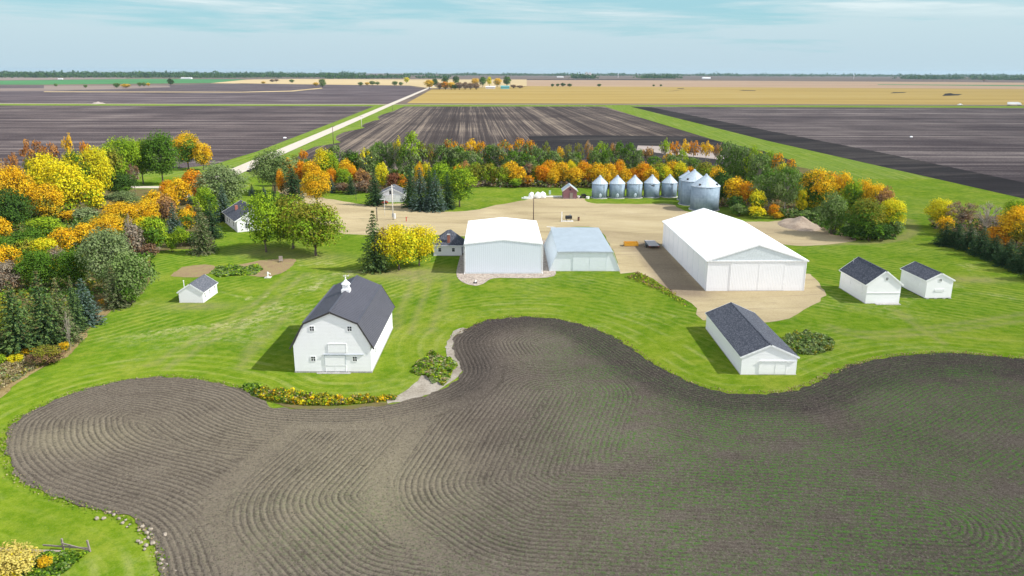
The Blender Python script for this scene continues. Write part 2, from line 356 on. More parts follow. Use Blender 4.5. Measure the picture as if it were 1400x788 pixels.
t = NT('dry_dirt'); p = t.pos(); n = t.noise(p, .45, 6, .7); g = t.noise(p, 3.0, 4, .85)
cc = t.ramp(t.math('ADD', t.math('MULTIPLY', n, .5), t.math('MULTIPLY', g, .5)), [(.32, (.15,.125,.09)), (.47, (.27,.235,.19)), (.6, (.36,.325,.275)), (.72, (.20,.21,.07))]); M['dry_dirt'] = t.diffuse(cc, t.bump(g, .8, .1))
t = NT('garden_soil'); p = t.pos(); n = t.noise(p, .5, 6, .7); g = t.noise(p, 2.4, 4, .85); cc = t.ramp(t.math('ADD', t.math('MULTIPLY', n, .5), t.math('MULTIPLY', g, .5)), [(.35, (.17,.12,.07)), (.5, (.24,.175,.10)), (.65, (.22,.22,.07))]); M['garden_soil'] = t.diffuse(cc, t.bump(g, .8, .1))
t = NT('straw_ground'); p = t.pos(); n = t.noise(p, .28, 6, .7); g = t.noise(p, 2.2, 4, .85)
cc = t.ramp(t.math('ADD', t.math('MULTIPLY', n, .55), t.math('MULTIPLY', g, .45)), [(.32, (.13,.11,.03)), (.46, (.25,.18,.08)), (.58, (.33,.26,.12)), (.7, (.24,.22,.06))]); M['straw_ground'] = t.diffuse(cc, t.bump(g, 1.0, .3))
t = NT('mound_soil'); p = t.pos(); n = t.noise(p, .6, 6, .7); g = t.noise(p, 3.0, 4, .85)
cc = t.ramp(t.math('ADD', t.math('MULTIPLY', n, .5), t.math('MULTIPLY', g, .5)), [(.35, (.27,.205,.155)), (.5, (.38,.30,.23)), (.65, (.45,.37,.295))]); M['mound_soil'] = t.diffuse(cc, t.bump(g, .8, .1))
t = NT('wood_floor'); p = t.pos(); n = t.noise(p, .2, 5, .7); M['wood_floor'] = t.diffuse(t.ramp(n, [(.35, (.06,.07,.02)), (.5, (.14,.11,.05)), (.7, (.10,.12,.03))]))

# --- the near field: rows follow the way the machine was driven
t = NT('seeded_soil'); p = t.pos(); row = t.attr('row'); g1 = t.noise(p, 2.2, 5, .8); g2 = t.noise(p, 5.5, 3, .9); big = t.noise(p, .07, 4, .6); pal = t.attr('pale'); drk = t.attr('dark'); grn = t.attr('sprout')
rw = t.math('ADD', row, t.math('MULTIPLY', t.math('SUBTRACT', t.noise(p, .8, 3), .5), .16))
s1 = t.math('SINE', t.math('MULTIPLY', rw, 2*math.pi/.60)); cm = t.n('ShaderNodeCombineXYZ'); t.put(cm.inputs[0], t.math('MULTIPLY', rw, 1.9))
s2 = t.noise(cm.outputs[0], 1.0, 4, .85)                            # each pass a little different
amp = t.math('MULTIPLY', t.attr('amp'), t.rng(t.noise(p, .16, 3), .3, .6, .45, 1.0))
s2 = t.math('ADD', t.math('MULTIPLY', s2, .7), t.math('MULTIPLY', t.noise(p, .25, 3, .7), .3))
base = t.ramp(t.math('ADD', t.math('MULTIPLY', g1, .55), t.math('MULTIPLY', big, .45)), [(.34, (.106,.086,.072)), (.5, (.155,.128,.104)), (.66, (.20,.168,.136))])
base = t.mix(t.math('MULTIPLY', drk, .74), base, (.048,.040,.039))
base = t.mix(t.math('MULTIPLY', pal, t.rng(g1, .3, .7, .4, 1.0)), base, (.28,.245,.165))
base = t.mix(t.math('MULTIPLY', t.rng(s2, .50, .36, 0, .62), amp), base, (.043,.034,.031)); base = t.mix(t.math('MULTIPLY', t.rng(s2, .52, .68, 0, .46), amp), base, (.235,.205,.165))
base = t.mix(t.math('MULTIPLY', t.math('MULTIPLY', t.rng(s1, -.1, -.9), .52), amp), base, (.045,.038,.034))
base = t.mix(t.rng(g2, .56, .67, 0, .80), base, (.27,.235,.195)); base = t.mix(t.rng(g2, .46, .35, 0, .85), base, (.028,.023,.021))
patch = t.rng(t.noise(t.map(p, (.09, .17, 1)), 1.0, 5, .6), .34, .52); sp = t.noise(p, 2.6, 4, .85); spf = t.math('MULTIPLY', t.rng(sp, .47, .57), t.rng(s1, -.6, .5, .35, 1.0))
gf = t.math('MULTIPLY', t.math('MULTIPLY', patch, spf), grn, clamp=True)
base = t.mix(t.math('MULTIPLY', gf, .82), base, (.065,.195,.018))
h = t.math('ADD', t.math('MULTIPLY', t.math('MULTIPLY', s1, amp), t.math('ADD', .10, t.math('MULTIPLY', s2, .30))), t.math('ADD', t.math('MULTIPLY', g1, 1.5), t.math('MULTIPLY', g2, 1.0)))
M['seeded_soil'] = t.diffuse(base, t.bump(h, 1.0, .22), .9)

edge_px = [(223,830),(223,788),(216,756),(205,734),(188,719),(160,706),(131,698),(105,691),(75,680),(43,668),(28,657),(13,642),(5,624),(6,606),(13,586),(26,573),(57,556),(100,538),(137,528),(177,520),(223,516),(263,518),(303,526),(331,533),(354,546),(380,556),(420,560),(455,560.5),(490,560),(525,555),(565,546),(595,536.5),(617,525),(630,510),(627,495),(619,477),(622,462),(650,445),(682,436.5),(728,434),(771,439),(807,449),(836,461),(871,482),(907,506),(943,524),(979,534),(1014,538),(1050,538),(1078,536),(1117,522),(1156,504),(1203,491),(1254,485),(1313,484),(1400,491)]
edge_w = [P(*q) for q in edge_px]; edge_w = [(-24, 20), (-26, 38)] + edge_w + [(88, 103.5), (110, 105), (150, 98), (210, 92)]
edge_line = spline(edge_w, 1.0)
jag = spline(edge_w, .45); nj = len(jag)
jit = np.convolve(rng.normal(0, .35, nj), np.ones(3)/3, 'same') + np.convolve(rng.normal(0, 1.0, nj), np.ones(15)/15, 'same')*.5
tan = np.gradient(jag, axis=0); tan /= np.linalg.norm(tan, axis=1)[:,None]+1e-9
jag = jag + np.stack([-tan[:,1], tan[:,0]], 1)*jit[:,None]
field_poly = np.concatenate([jag, [(210, -20), (-24, -20)]])
def seg_d(q, a, b): return dist_line(q, np.array([a, b], float))
def field_attrs(q):
    d = dist_line(q, edge_line); row = d.copy()
    r1 = dist_line(q, np.array([(-8.5, 88), (-11, 78), (-14.0, 67), (-9, 61), (6, 57)], float)); r2 = dist_line(q, np.array([(5, 92), (1.5, 80), (-.7, 69.5), (3, 65.5), (39, 62.5)], float))
    m1 = (r1 < 14.5) & (d > 5) & (q[:,0] < 8); row[m1] = 40 - r1[m1]
    m2 = (r2 < 12.6) & (d > 6); row[m2] = 80 - r2[m2]
    m3 = ~m1 & ~m2 & (q[:,1] < 66) & (q[:,0] > 0); row[m3] = 120 + q[m3,1]
    x, y = q[:,0], q[:,1]
    g = lambda cx, cy, sx, sy: np.exp(-((x-cx)/sx)**2-((y-cy)/sy)**2)
    c1 = P(105, 600); c2 = P(545, 640); c3 = P(470, 690); c4 = P(85, 620); c5 = P(400, 590)
    pale = 1.0*g(*c1, 6.5, 4) + .60*g(*c2, 9, 11) + .60*g(*c3, 10, 8) + .35*g(*c5, 16, 10) + .22*sstep(-x, 0, 25)
    dark = sstep(d, 9, 2)*sstep(x, -14, -4)*.95 + .55*sstep(x, -2, 18)*sstep(y, 92, 100)*.8 + .45*sstep(x, 5, 30)
    sprout = sstep(x, -4, 16)*(.35+.65*sstep(d, 3, 9)) + .35*g(*P(470,720), 10, 8)
    sprout = np.maximum(sprout, .25*sstep(x, -20, -5)*sstep(y, 75, 62))
    amp = np.ones(len(q))
    e1 = np.abs(r1-14.5); e2 = np.abs(r2-12.6); on1 = (d > 5) & (q[:,0] < 10) & (r2 > 12.6)
    amp = np.where(on1, np.minimum(amp, sstep(e1, .5, 2.2)), amp); amp = np.where(d > 5, np.minimum(amp, sstep(e2, .5, 2.2)), amp)
    amp = np.where((np.minimum(r1-14.5, r2-12.6) < 1.0), np.minimum(amp, sstep(np.abs(d-5), .3, 1.8)), amp)
    edge3 = np.minimum(np.abs(q[:,1]-66), np.abs(q[:,0]-8)); amp = np.where((q[:,0] > 2) & (d > 6) & (r2 > 12.6), np.minimum(amp, sstep(edge3, .4, 1.8)), amp)
    amp *= 1-.62*sstep(x, -2, 14)*sstep(d, 4, 12)*(1-.6*g(*P(1340,735), 7, 5))
    return dict(amp=amp, row=row, pale=np.clip(pale, 0, 1), dark=np.clip(dark, 0, 1), sprout=np.clip(sprout, 0, 1.1))
sheet('seeded_field', field_poly, .10, M['seeded_soil'], [(-62, 95, 48, 126, .5), (95, 205, 0, 106, 3), (-30, 95, -15, 48, 2)], field_attrs)

sheet('ground', [(-16000, -300), (16000, -300), (16000, 14500), (-16000, 14500)], 0.0, M['far_land'])
def lawn_attrs(q):
    x, y = q[:,0], q[:,1]; d = dist_line(q, edge_line)
    g = lambda p_, sx, sy: np.exp(-((x-p_[0])/sx)**2-((y-p_[1])/sy)**2)
    dry = np.clip(.18 + .95*g(P(400,395), 14, 22) + .9*g(P(275,425), 12, 12) + .75*g(P(1330,385), 16, 14) + .8*g(P(950,460), 12, 10) + .5*g(P(560,380), 10, 12) + .4*g(P(1350,440), 20, 12), 0, 1)
    wline = spline(px((1120,334),(1165,333),(1205,331),(1232,326),(1246,318),(1246,309),(1238,300)), 1.5)
    trk = np.min([dist_line(q, spline(px(*w_), 1.5)) for w_ in (((566,380),(560,400),(548,425),(541,450)),((585,381),(581,402),(572,428),(562,455)),((610,385),(608,405),(600,430),(585,455)),((205,500),(270,462),(340,420),(400,372)),((225,505),(292,464),(362,420),(420,374)),((330,505),(335,490),(352,470),(392,430)),((1130,445),(1180,455),(1240,452),(1330,440),(1400,430)),((1135,452),(1185,462),(1245,459),(1335,448),(1400,439)),((1225,425),(1260,450),(1290,470)))], axis=0)
    worn = .5*sstep(trk, 1.1, .25) + sstep(dist_line(q, wline), 2.6, .6)*.75 + .8*g(P(270,419), 6, 2.5) + .8*g(P(1330,383), 8, 2.5) + .75*g(P(545,372), 9, 3) + .5*g(P(560,378), 12, 5) + .6*g(P(365,345), 9, 6) + .5*g(P(430,352), 9, 4)
    return dict(edge_distance=d, dryness=dry, worn=np.clip(worn, 0, 1))
sheet('lawn', [(-900, -250), (900, -250), (900, 300), (-900, 300)], .03, M['lawn'], [(-80, 112, 45, 205, 1.1), (-150, -80, 30, 298, 2.4), (112, 180, 30, 298, 2.4), (-80, 112, 205, 298, 2.4)], lawn_attrs)
sheet('grass_verges', [(-900, 300.0), (900, 300.0), (900, 995), (-900, 980)], .03, M['verge_grass'])

# --- fields beyond the windbreak
sheet('ploughed_field', px((-700,143.0),(512,145.4),(460,166),(350,208),(290,226),(200,235),(0,240),(-900,245)), .06, M['plough_across'])
sc = [(553,145.8),(538,152),(522,157),(516,160),(519,164),(512,165),(499,169),(494,173),(499,175),(490,177),(470,181),(460,186),(459,191),(466,195),(455,197),(430,201),(419,206),(405,216),(395,222),(400,238)]
sheet('ploughed_field', px(*sc, (700,238),(990,240),(1075,226),(1086,221),(1050,208.5),(979,192.5),(826,145.9)), .06, M['plough_along'])
sheet('field_headland', px((722,186),(800,185),(955,187.3),(979,192.5),(1050,208.5),(1086,221),(1075,226),(990,240),(800,240),(745,240),(728,199)), .08, M['headland_soil'])
sheet('stubble_strip', px((872,199.5),(960,201.5),(988,211),(990,219),(930,213),(870,206)), .10, M['pale_straw'])
sheet('ploughed_field', px((862,146),(1400,148),(2000,151),(2300,180),(2300,480),(1900,385),(1400,272),(1050,193)), .06, M['plough_across_pale'])
sheet('field_headland', px((862,146),(1050,193),(1400,272),(1900,385),(1900,350),(1400,250),(1200,208),(1050,179),(890,147)), .08, M['headland_soil'])
sheet('ploughed_field', px((-700,139),(0,141.2),(533,142.2),(580,122.5),(560,117.8),(330,114.2),(230,116.5),(0,117),(-700,116)), .06, M['plough_far'])
sheet('field_track', px((60,126.0),(330,126.7),(400,125.3),(441,121.2),(440,120.2),(397,124.3),(330,125.9),(60,125.2)), .10, M['stubble'])
sheet('mauve_field', px((-700,122),(-200,121.6),(60,121),(60,117),(230,117),(233,119.5),(140,122.5),(60,124.6),(-200,125.6),(-700,126)), .10, M['mauve_soil'])
sheet('green_field', px((-500,114.5),(50,116),(290,113.6),(338,108.8),(200,108.0),(0,110.5),(-500,110.5)), .06, M['green_crop'])
sheet('pale_field', px((-500,110),(0,110),(172,107.7),(172,106.3),(0,106),(-500,104)), .06, M['mauve_soil'])
sheet('stubble_field', px((288,114),(560,117.2),(590,121),(720,118.5),(720,109),(560,108.8),(400,108.2),(338,109)), .06, M['stubble'])
sheet('ripe_crop_field', px((556,141.4),(1000,142.4),(1400,143.8),(2000,146.5),(2000,127),(1400,122),(1000,119.5),(720,118),(590,122.5)), .06, M['ripe_crop'])
sheet('stubble_field', px((720,118),(1000,119.5),(1400,122),(2000,127),(2000,118),(1400,113.2),(1000,110.5),(720,109.5)), .06, M['pink_stubble'])
sheet('green_strip', px((1200,116.1),(1400,118.2),(2000,124),(2000,122.5),(1400,116.8),(1200,115.4)), .10, M['green_crop'])
sheet('dark_strip', px((720,109.6),(905,109.4),(905,108.6),(720,108.6)), .10, M['headland_soil'])
for pts in ([(1288,131.5),(1310,130.8),(1316,129),(1304,128.8),(1300,127.6),(1292,128.3),(1290,130)], [(1217,127.8),(1236,127.2),(1240,126.3),(1221,126.4)], [(925,121.6),(934,121.4),(936,120.7),(928,120.8)], [(905,126),(925,124),(940,122),(924,124.4)], [(1010,124),(1032,124.6),(1034,124),(1016,123.4)]):
    sheet('wet_patch', px(*pts), .10, M['headland_soil'])

# --- roads
def strip(line, w): 
    line = np.array(line, float); tn = np.gradient(line, axis=0); tn /= np.linalg.norm(tn, axis=1)[:,None]; nn = np.stack([-tn[:,1], tn[:,0]], 1)*w/2
    return np.concatenate([line+nn, (line-nn)[::-1]])
ra, rb = np.array(P(338,228)), np.array(P(584.5,121.3)); u = (rb-ra)/np.linalg.norm(rb-ra)
road_c = [ra-u*260, ra, ra+(rb-ra)*.5, rb, rb+u*900]
sheet('gravel_road', strip(road_c, 8.2), .14, M['road_gravel'])
xc = P(535, 143.2)
sheet('gravel_road', strip([P(-700,140.3), P(0,142.0), xc], 7.0), .11, M['road_gravel']); sheet('gravel_road', strip([xc, P(1400,144.2), P(2000,146)], 4.0), .11, M['road_gravel'])
la = P(255,256.5)
sheet('gravel_road', strip([la, P(190,256.5), P(60,257.5), P(-200,259)], 5.0), .12, M['road_gravel'])
sheet('culvert_soil', px((320,233.2),(365,232),(365,229.5),(330,230)), .10, M['headland_soil'])

# --- farmyard
yard = [(449,272.5),(478,277),(505,281),(519,279.2),(556,279.2),(560,284),(572,288.5),(600,290.3),(645,288),(680,281),(722,273),(740,270.5),(772,270),(800,272),(806,277.8),(860,279.3),(915,279.2),(926,284),(945,291),(985,299),(1012,303),(1050,303.5),(1090,301),(1130,308),(1168,326),(1150,333),(1085,336.5),(1040,331),(1072,350),(1085,374),(1106,375),(1128,398),(1126,408),(1100,424),(1078,436),(1040,442),(1000,440),(962,438),(950,422),(935,409),(915,397),(890,382),(872,373),(849,374),(838,345),(815,312),(762,314),(752,330),(640,324),(592,322),(520,322),(470,320),(455,312),(430,302),(412,293),(398,280),(393,268),(380,262),(398,257),(425,266)]
def yard_attrs(q):
    x, y = q[:,0], q[:,1]; g = lambda p_, sx, sy: np.exp(-((x-p_[0])/sx)**2-((y-p_[1])/sy)**2)
    a = spline(px((880,335),(905,360),(940,400)), 2.0)
    dm = .95*sstep(dist_line(q, a), 5.5, 2.5) + .6*g(P(640,281), 20, 10)*0 + .6*g(P(925,284), 6, 10) + .55*g(P(1060,296), 14, 10) + .5*g(P(1100,316), 14, 6)  # darker brown gravel along the big shed, by the bins and dirt area
    return dict(dark_gravel=np.clip(dm, 0, 1))
ys = spline([P(*q) for q in yard]+[P(*yard[0])], 2.5)[:-1]; ys = ys + rng.normal(0, .25, ys.shape)
sheet('gravel_yard', ys, .06, M['yard_gravel'], [(-100, 110, 110, 285, 2.5)], yard_attrs)
sheet('pebble_bed', spline(px((634,330),(628,355),(624,374),(629,384),(640,389.5),(650,391.5),(661,388.5),(670,382.5),(682,380.6),(715,381),(741,380.6),(753,379),(760,375),(757,358),(752,330),(690,330),(634,330)), 1.0)[:-1], .08, M['pebbles'])
def patch_sheet(name, pts, z, mat, kind='structure'):
    s_ = spline([P(*q) for q in pts]+[P(*pts[0])], .8)[:-1]; s_ = s_ + np.stack([np.convolve(rng.normal(0, .55, len(s_)), np.ones(4)/4, 'same') for _ in (0, 1)], 1); return sheet(name, s_, z, mat, kind=kind)
patch_sheet('dirt_strip', [(530,553),(565,545),(595,536),(617,525),(629,510),(626,495),(619,477),(622,462),(640,449.5),(634,448),(616,459),(609,474),(602,490),(582,508),(570,522),(552,536),(528,546)], .07, M['dry_dirt'])
patch_sheet('dirt_strip', [(372,553),(400,559),(440,561.5),(490,561),(530,556.5),(524,551),(430,556),(385,551)], .075, M['wood_floor'])
patch_sheet('garden_soil', [(234,378),(250,366),(282,362),(293,365),(288,374),(262,380)], .06, M['garden_soil'])
patch_sheet('garden_soil', [(312,374),(322,364),(350,358),(392,354),(406,357),(394,368),(370,378),(335,377)], .065, M['garden_soil'])
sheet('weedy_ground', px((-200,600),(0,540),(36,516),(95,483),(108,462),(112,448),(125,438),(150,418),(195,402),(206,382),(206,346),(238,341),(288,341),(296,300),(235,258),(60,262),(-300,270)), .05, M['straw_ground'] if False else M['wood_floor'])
patch_sheet('weedy_ground', [(-80,590),(0,541),(36,517),(95,485),(112,463),(120,452),(150,428),(178,409),(168,402),(130,425),(95,447),(80,470),(30,485),(-80,500)], .07, M['straw_ground'])
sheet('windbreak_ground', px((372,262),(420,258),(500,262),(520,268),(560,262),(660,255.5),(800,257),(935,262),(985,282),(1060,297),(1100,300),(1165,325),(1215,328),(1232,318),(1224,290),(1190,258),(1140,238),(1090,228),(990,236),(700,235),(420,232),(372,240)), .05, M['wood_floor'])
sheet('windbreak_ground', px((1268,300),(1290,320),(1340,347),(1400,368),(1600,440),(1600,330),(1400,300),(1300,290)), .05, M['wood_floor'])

# ------------------------------------------------------------------ trees
PAL = {'gold': [(.70,.42,.015),(.62,.33,.012),(.74,.50,.022),(.66,.42,.025)], 'orange': [(.62,.25,.012),(.55,.19,.012),(.68,.34,.016)],
 'rust': [(.38,.15,.03),(.30,.11,.03),(.44,.22,.06)], 'yellow': [(.72,.57,.015),(.64,.52,.018),(.55,.53,.025)], 'lime': [(.24,.36,.02),(.32,.42,.025),(.16,.27,.02)],
 'green': [(.085,.175,.018),(.065,.14,.018),(.12,.21,.025)], 'dark': [(.035,.08,.018),(.05,.10,.02),(.065,.12,.028)], 'grey': [(.16,.23,.07),(.22,.28,.10),(.12,.18,.055)],
 'willow': [(.19,.25,.10),(.25,.30,.14),(.14,.19,.07)], 'olive': [(.20,.21,.025),(.28,.25,.03),(.13,.16,.025)], 'brown': [(.22,.13,.07),(.30,.19,.10),(.17,.10,.06)],
 'twig': [(.24,.20,.15),(.30,.25,.18)], 'peach': [(.44,.25,.09),(.36,.20,.09),(.52,.30,.06)], 'maroon': [(.14,.05,.03),(.2,.08,.04)],
 'fir': [(.032,.072,.03),(.05,.095,.038),(.07,.12,.05)], 'blue': [(.075,.13,.10),(.12,.175,.15),(.165,.215,.19)], 'oldfir': [(.16,.17,.085),(.21,.205,.115),(.11,.125,.06)], 'midfir': [(.12,.19,.05),(.17,.24,.075),(.075,.13,.035)], 'redtop': [(.20,.17,.07)]}
# kind: shape, palette of the top, palette of the under side, share of upper palette
KIND = {'gold': ('round','gold','olive',.72), 'orange': ('round','orange','gold',.75), 'vivid': ('round','orange','orange',.9), 'mixgreen': ('round','olive','green',.35), 'yellowlow': ('low','yellow','lime',.75), 'olivelow': ('low','olive','lime',.55), 'limelow': ('low','lime','green',.6), 'goldlow': ('low','gold','olive',.75), 'rust': ('thin','rust','brown',.6), 'yellow': ('round','yellow','lime',.68),
 'goldgreen': ('round','gold','green',.5), 'yellowgreen': ('round','yellow','green',.42), 'lime': ('round','lime','green',.65), 'green': ('round','green','green',.5), 'dark': ('round','dark','green',.7),
 'grey': ('round','grey','grey',.5), 'willow': ('round','willow','grey',.7), 'olive': ('round','olive','lime',.6), 'peach': ('round','peach','brown',.6), 'brownthin': ('thin','brown','twig',.6),
 'poplar': ('tall','grey','green',.5), 'poplargreen': ('tall','green','grey',.5), 'poplaryellow': ('tall','yellow','grey',.2), 'poplarorange': ('tall','orange','grey',.14), 'poplarlime': ('tall','lime','grey',.6), 'poplargold': ('tall','gold','olive',.5),
 'sparse': ('thin','olive','grey',.5), 'sparseorange': ('topped','orange','twig',.8), 'sparsegold': ('topped','gold','twig',.85), 'sparselime': ('topped','lime','twig',.8), 'sparsepink': ('topped','peach','twig',.7), 'bare': ('bare','twig','twig',.5),
 'bushgreen': ('bush','green','dark',.6), 'bushgrey': ('bush','grey','green',.6), 'bushlime': ('bush','lime','green',.7), 'bushyellow': ('bush','yellow','lime',.75), 'bushorange': ('bush','orange','olive',.6), 'bushgold': ('bush','gold','olive',.7), 'bushbrown': ('bush','brown','twig',.6), 'bushdark': ('bush','dark','green',.7), 'busholive': ('bush','olive','brown',.55), 'bushmaroon': ('bush','maroon','brown',.7), 'bushtwig': ('bush','twig','brown',.7), 'bushwillow': ('bush','willow','grey',.7), 'bushpale': ('bush','paleyellow','yellow',.8),
 'spruce': ('spruce','fir','fir',.5), 'sprucemid': ('spruce','midfir','fir',.6), 'spruceblue': ('spruce','blue','fir',.75), 'spruceold': ('spruce','oldfir','midfir',.7), 'sprucehedge': ('wide','fir','fir',.5)}
PAL['grasstuft'] = [(.12,.22,.012),(.16,.25,.02),(.10,.19,.012)]; PAL['straw'] = [(.32,.26,.13),(.26,.20,.10),(.38,.32,.18)]
PAL['paleyellow'] = [(.60,.50,.14),(.55,.46,.12),(.5,.40,.10)]
NAMES = {'spruce': 'spruce_tree', 'wide': 'spruce_tree', 'low': 'leafy_tree', 'bush': 'bush', 'tall': 'poplar_tree', 'thin': 'autumn_tree', 'topped': 'slender_tree', 'bare': 'bare_tree', 'round': 'leafy_tree'}

def quads(cen, nor, size, col, name, asp=1.0):
    n = len(cen); nor = nor/np.maximum(np.linalg.norm(nor, axis=1), 1e-6)[:,None]
    a = np.cross(nor, rng.normal(size=(n,3))); a /= np.maximum(np.linalg.norm(a, axis=1), 1e-6)[:,None]; b = np.cross(nor, a)
    s = (size*rng.uniform(.65, 1.35, n))[:,None]*.5; a = a*s; b = b*s*asp
    co = np.stack([cen-a-b*.4, cen-b*1.1+a*.3, cen+a+b*.3, cen+b*1.1-a*.3], 1).reshape(-1, 3)
    me = bpy.data.meshes.new(name); me.vertices.add(4*n); me.vertices.foreach_set('co', co.astype(np.float32).ravel())
    me.loops.add(4*n); me.loops.foreach_set('vertex_index', np.arange(4*n, dtype=np.int32)); me.polygons.add(n); me.polygons.foreach_set('loop_start', np.arange(0, 4*n, 4, dtype=np.int32))
    me.update(calc_edges=True)
    at = me.attributes.new('leafcol', 'FLOAT_COLOR', 'FACE'); at.data.foreach_set('color', np.concatenate([col, np.ones((n,1))], 1).astype(np.float32).ravel())
    me.materials.append(M['foliage']); return me
def pick(pal, n): return np.array(PAL[pal])[rng.integers(0, len(PAL[pal]), n)]
def rand_unit(n): v = rng.normal(size=(n,3)); return v/np.linalg.norm(v, axis=1)[:,None]

def crown(kind, fine=1.0):             # a unit tree: 1 m tall, 1 m wide, its foot at the origin
    shape, pa, pb, share = KIND[kind]; tr = MB()
    if shape in ('spruce', 'wide'):
        tr.tube([(0,0,-.02),(0,0,.5),(0,0,.97)], [.022,.014,.003], 7); co = []; col = []
        tiers = 21; z0 = .04
        def card(p, d, up, L, w, c):
            d = d/np.linalg.norm(d); sd = np.cross(d, up); sd /= max(np.linalg.norm(sd), 1e-6)
            co.append([p-sd*w*.35, p+d*L*.45-sd*w*.5, p+d*L, p+d*L*.45+sd*w*.5]); col.append(c)
        for i in range(tiers):
            tt = i/(tiers-1); z = z0+(.985-z0)*tt**.96
            rr = (.5*(1-tt)**((.86 if kind in ('sprucemid', 'spruceold') else .78) if shape == 'spruce' else .55)*rng.uniform(.84, 1.12)+.014)*min(1, .78+tt*3)
            nb = max(5, int(15*(1-tt)+5)); o = rng.uniform(0, 6.28)
            for k in range(nb):
                ph = o+k*6.283/nb+rng.normal(0, .14); L = rr*rng.uniform(.70, 1.18); dr = np.array([math.cos(ph), math.sin(ph), 0]); sd = np.array([-math.sin(ph), math.cos(ph), 0]); m = max(3, int(L/.035))
                for q in range(m):
                    f_ = (q+.4)/m; s_ = f_*L; p = dr*s_+np.array([0, 0, z-s_*.34+s_*f_*.16+rng.normal(0, .006)]); tip = f_ > .55
                    for sg in (-1, 0, 1):
                        c = PAL[pa if rng.random() < (.75 if tip else .3) else pb]; c = np.array(c[rng.integers(0, len(c))])*rng.uniform(.8, 1.3)
                        d = dr*.8+sd*sg*.75+np.array([0, 0, rng.normal(-.12, .22)]); card(p, d, np.array([rng.normal(0, .35), rng.normal(0, .35), 1.0]), .062*(1-.25*tt), .030, c)
        co = np.array(co); col = np.array(col); n = len(co)
        if kind in ('spruceold', 'sprucemid'):
            tp = (co[:,0,2] > .82) & (rng.random(n) < .4); col[tp] = pick('redtop', tp.sum())
        me = bpy.data.meshes.new('spruce_crown'); me.vertices.add(4*n); me.vertices.foreach_set('co', co.astype(np.float32).ravel()); me.loops.add(4*n); me.loops.foreach_set('vertex_index', np.arange(4*n, dtype=np.int32)); me.polygons.add(n); me.polygons.foreach_set('loop_start', np.arange(0, 4*n, 4, dtype=np.int32)); me.update(calc_edges=True)
        at = me.attributes.new('leafcol', 'FLOAT_COLOR', 'FACE'); at.data.foreach_set('color', np.concatenate([col, np.ones((n,1))], 1).astype(np.float32).ravel()); me.materials.append(M['foliage']); return me, tr
    spec = {'round': (.045, 1.0, 28, .19, 3300, .044), 'tall': (.10, 1.0, 24, .15, 1700, .045), 'thin': (.22, 1.0, 20, .13, 950, .045), 'topped': (.50, 1.0, 9, .16, 700, .055), 'bare': (.15, 1.0, 22, .12, 420, .03), 'bush': (.0, 1.0, 20, .20, 2000, .055), 'low': (.0, 1.0, 26, .20, 2600, .046)}[shape]
    z0, z1, nl, lr, nq, sz = spec; nq = int(nq*fine); sz /= fine**.5
    mid = (z0+z1)/2+.03; hz = (z1-z0)/2
    lobes = []
    for i in range(nl):
        ph = i*2.399963+rng.uniform(-.4, .4); u = 1-2*(i+.5)/nl; s_ = math.sqrt(1-u*u)
        rad = rng.uniform(.62, 1.08); w = .5-lr*.8
        if shape == 'tall': w *= (1.0 - .22*max(0, u))
        if shape in ('round', 'bush', 'low') and u < -.3: w *= .92
        lobes.append((w*s_*math.cos(ph)*rad, w*s_*math.sin(ph)*rad, mid+u*(hz-lr*.75)*rng.uniform(.78, 1.05)))
    lobes.append((.04, .0, mid)); lobes = np.array(lobes); lobes[:,2] = np.maximum(lobes[:,2], z0+.08)
    rads = lr*rng.uniform(.72, 1.25, len(lobes)); wts = rads**2; li = rng.choice(len(lobes), nq, p=wts/wts.sum())
    dr = rand_unit(nq); dr[:,2] = np.where(dr[:,2] < -.35, -dr[:,2]*.6, dr[:,2]); r_ = rng.beta(4, 1.4, nq)*1.08
    cen = lobes[li]+dr*(rads[li]*r_)[:,None]; cen[:,:2] = np.clip(cen[:,:2], -.56, .56)
    out = cen-np.array([0,0,mid-.1]); nor = dr*.8+out*.6+np.array([0,0,.55])+rng.normal(0, .55, (nq,3))
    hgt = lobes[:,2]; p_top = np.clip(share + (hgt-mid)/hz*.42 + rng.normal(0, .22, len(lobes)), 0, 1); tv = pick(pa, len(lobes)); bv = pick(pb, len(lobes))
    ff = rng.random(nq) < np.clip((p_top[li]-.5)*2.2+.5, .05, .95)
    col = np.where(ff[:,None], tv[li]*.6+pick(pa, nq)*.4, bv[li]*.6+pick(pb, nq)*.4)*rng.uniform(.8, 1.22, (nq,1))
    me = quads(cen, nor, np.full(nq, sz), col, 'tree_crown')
    if shape == 'bush':
        for k in range(5): a = k*1.3; tr.tube([(0.02*math.cos(a), .02*math.sin(a), -.02), (.15*math.cos(a), .15*math.sin(a), .35), (.26*math.cos(a), .26*math.sin(a), .62)], [.014,.009,.003], 5)
    else:
        fork = z0+.12; tr.tube([(0,0,-.02),(.006,.004,fork*.5),(0,.006,fork),(.015,-.01,mid+.1),(.01,.0,z1-.10)], [.030,.024,.020,.011,.003], 7)
        for i in range(0, len(lobes)-1, 2 if shape in ('round', 'low') else 1):
            L = lobes[i]; b = fork+(L[2]-fork)*rng.uniform(.05, .5) if L[2] > fork else fork*.9
            tr.tube([(0,0,b), (L[0]*.45, L[1]*.45, b+(L[2]-b)*.62), (L[0]*.95, L[1]*.95, L[2]+.02)], [.012,.008,.003], 5)
            if shape in ('bare', 'thin', 'topped'):
                for q in range(3 if shape != 'bare' else 6):
                    d = rand_unit(1)[0]; d[2] = abs(d[2])*.9+.2; e = L+d*lr*1.2
                    tr.tube([(L[0]*.7, L[1]*.7, b+(L[2]-b)*.85), tuple((L+e)/2+d*.01), tuple(e)], [.005,.004,.0015], 4)
    return me, tr
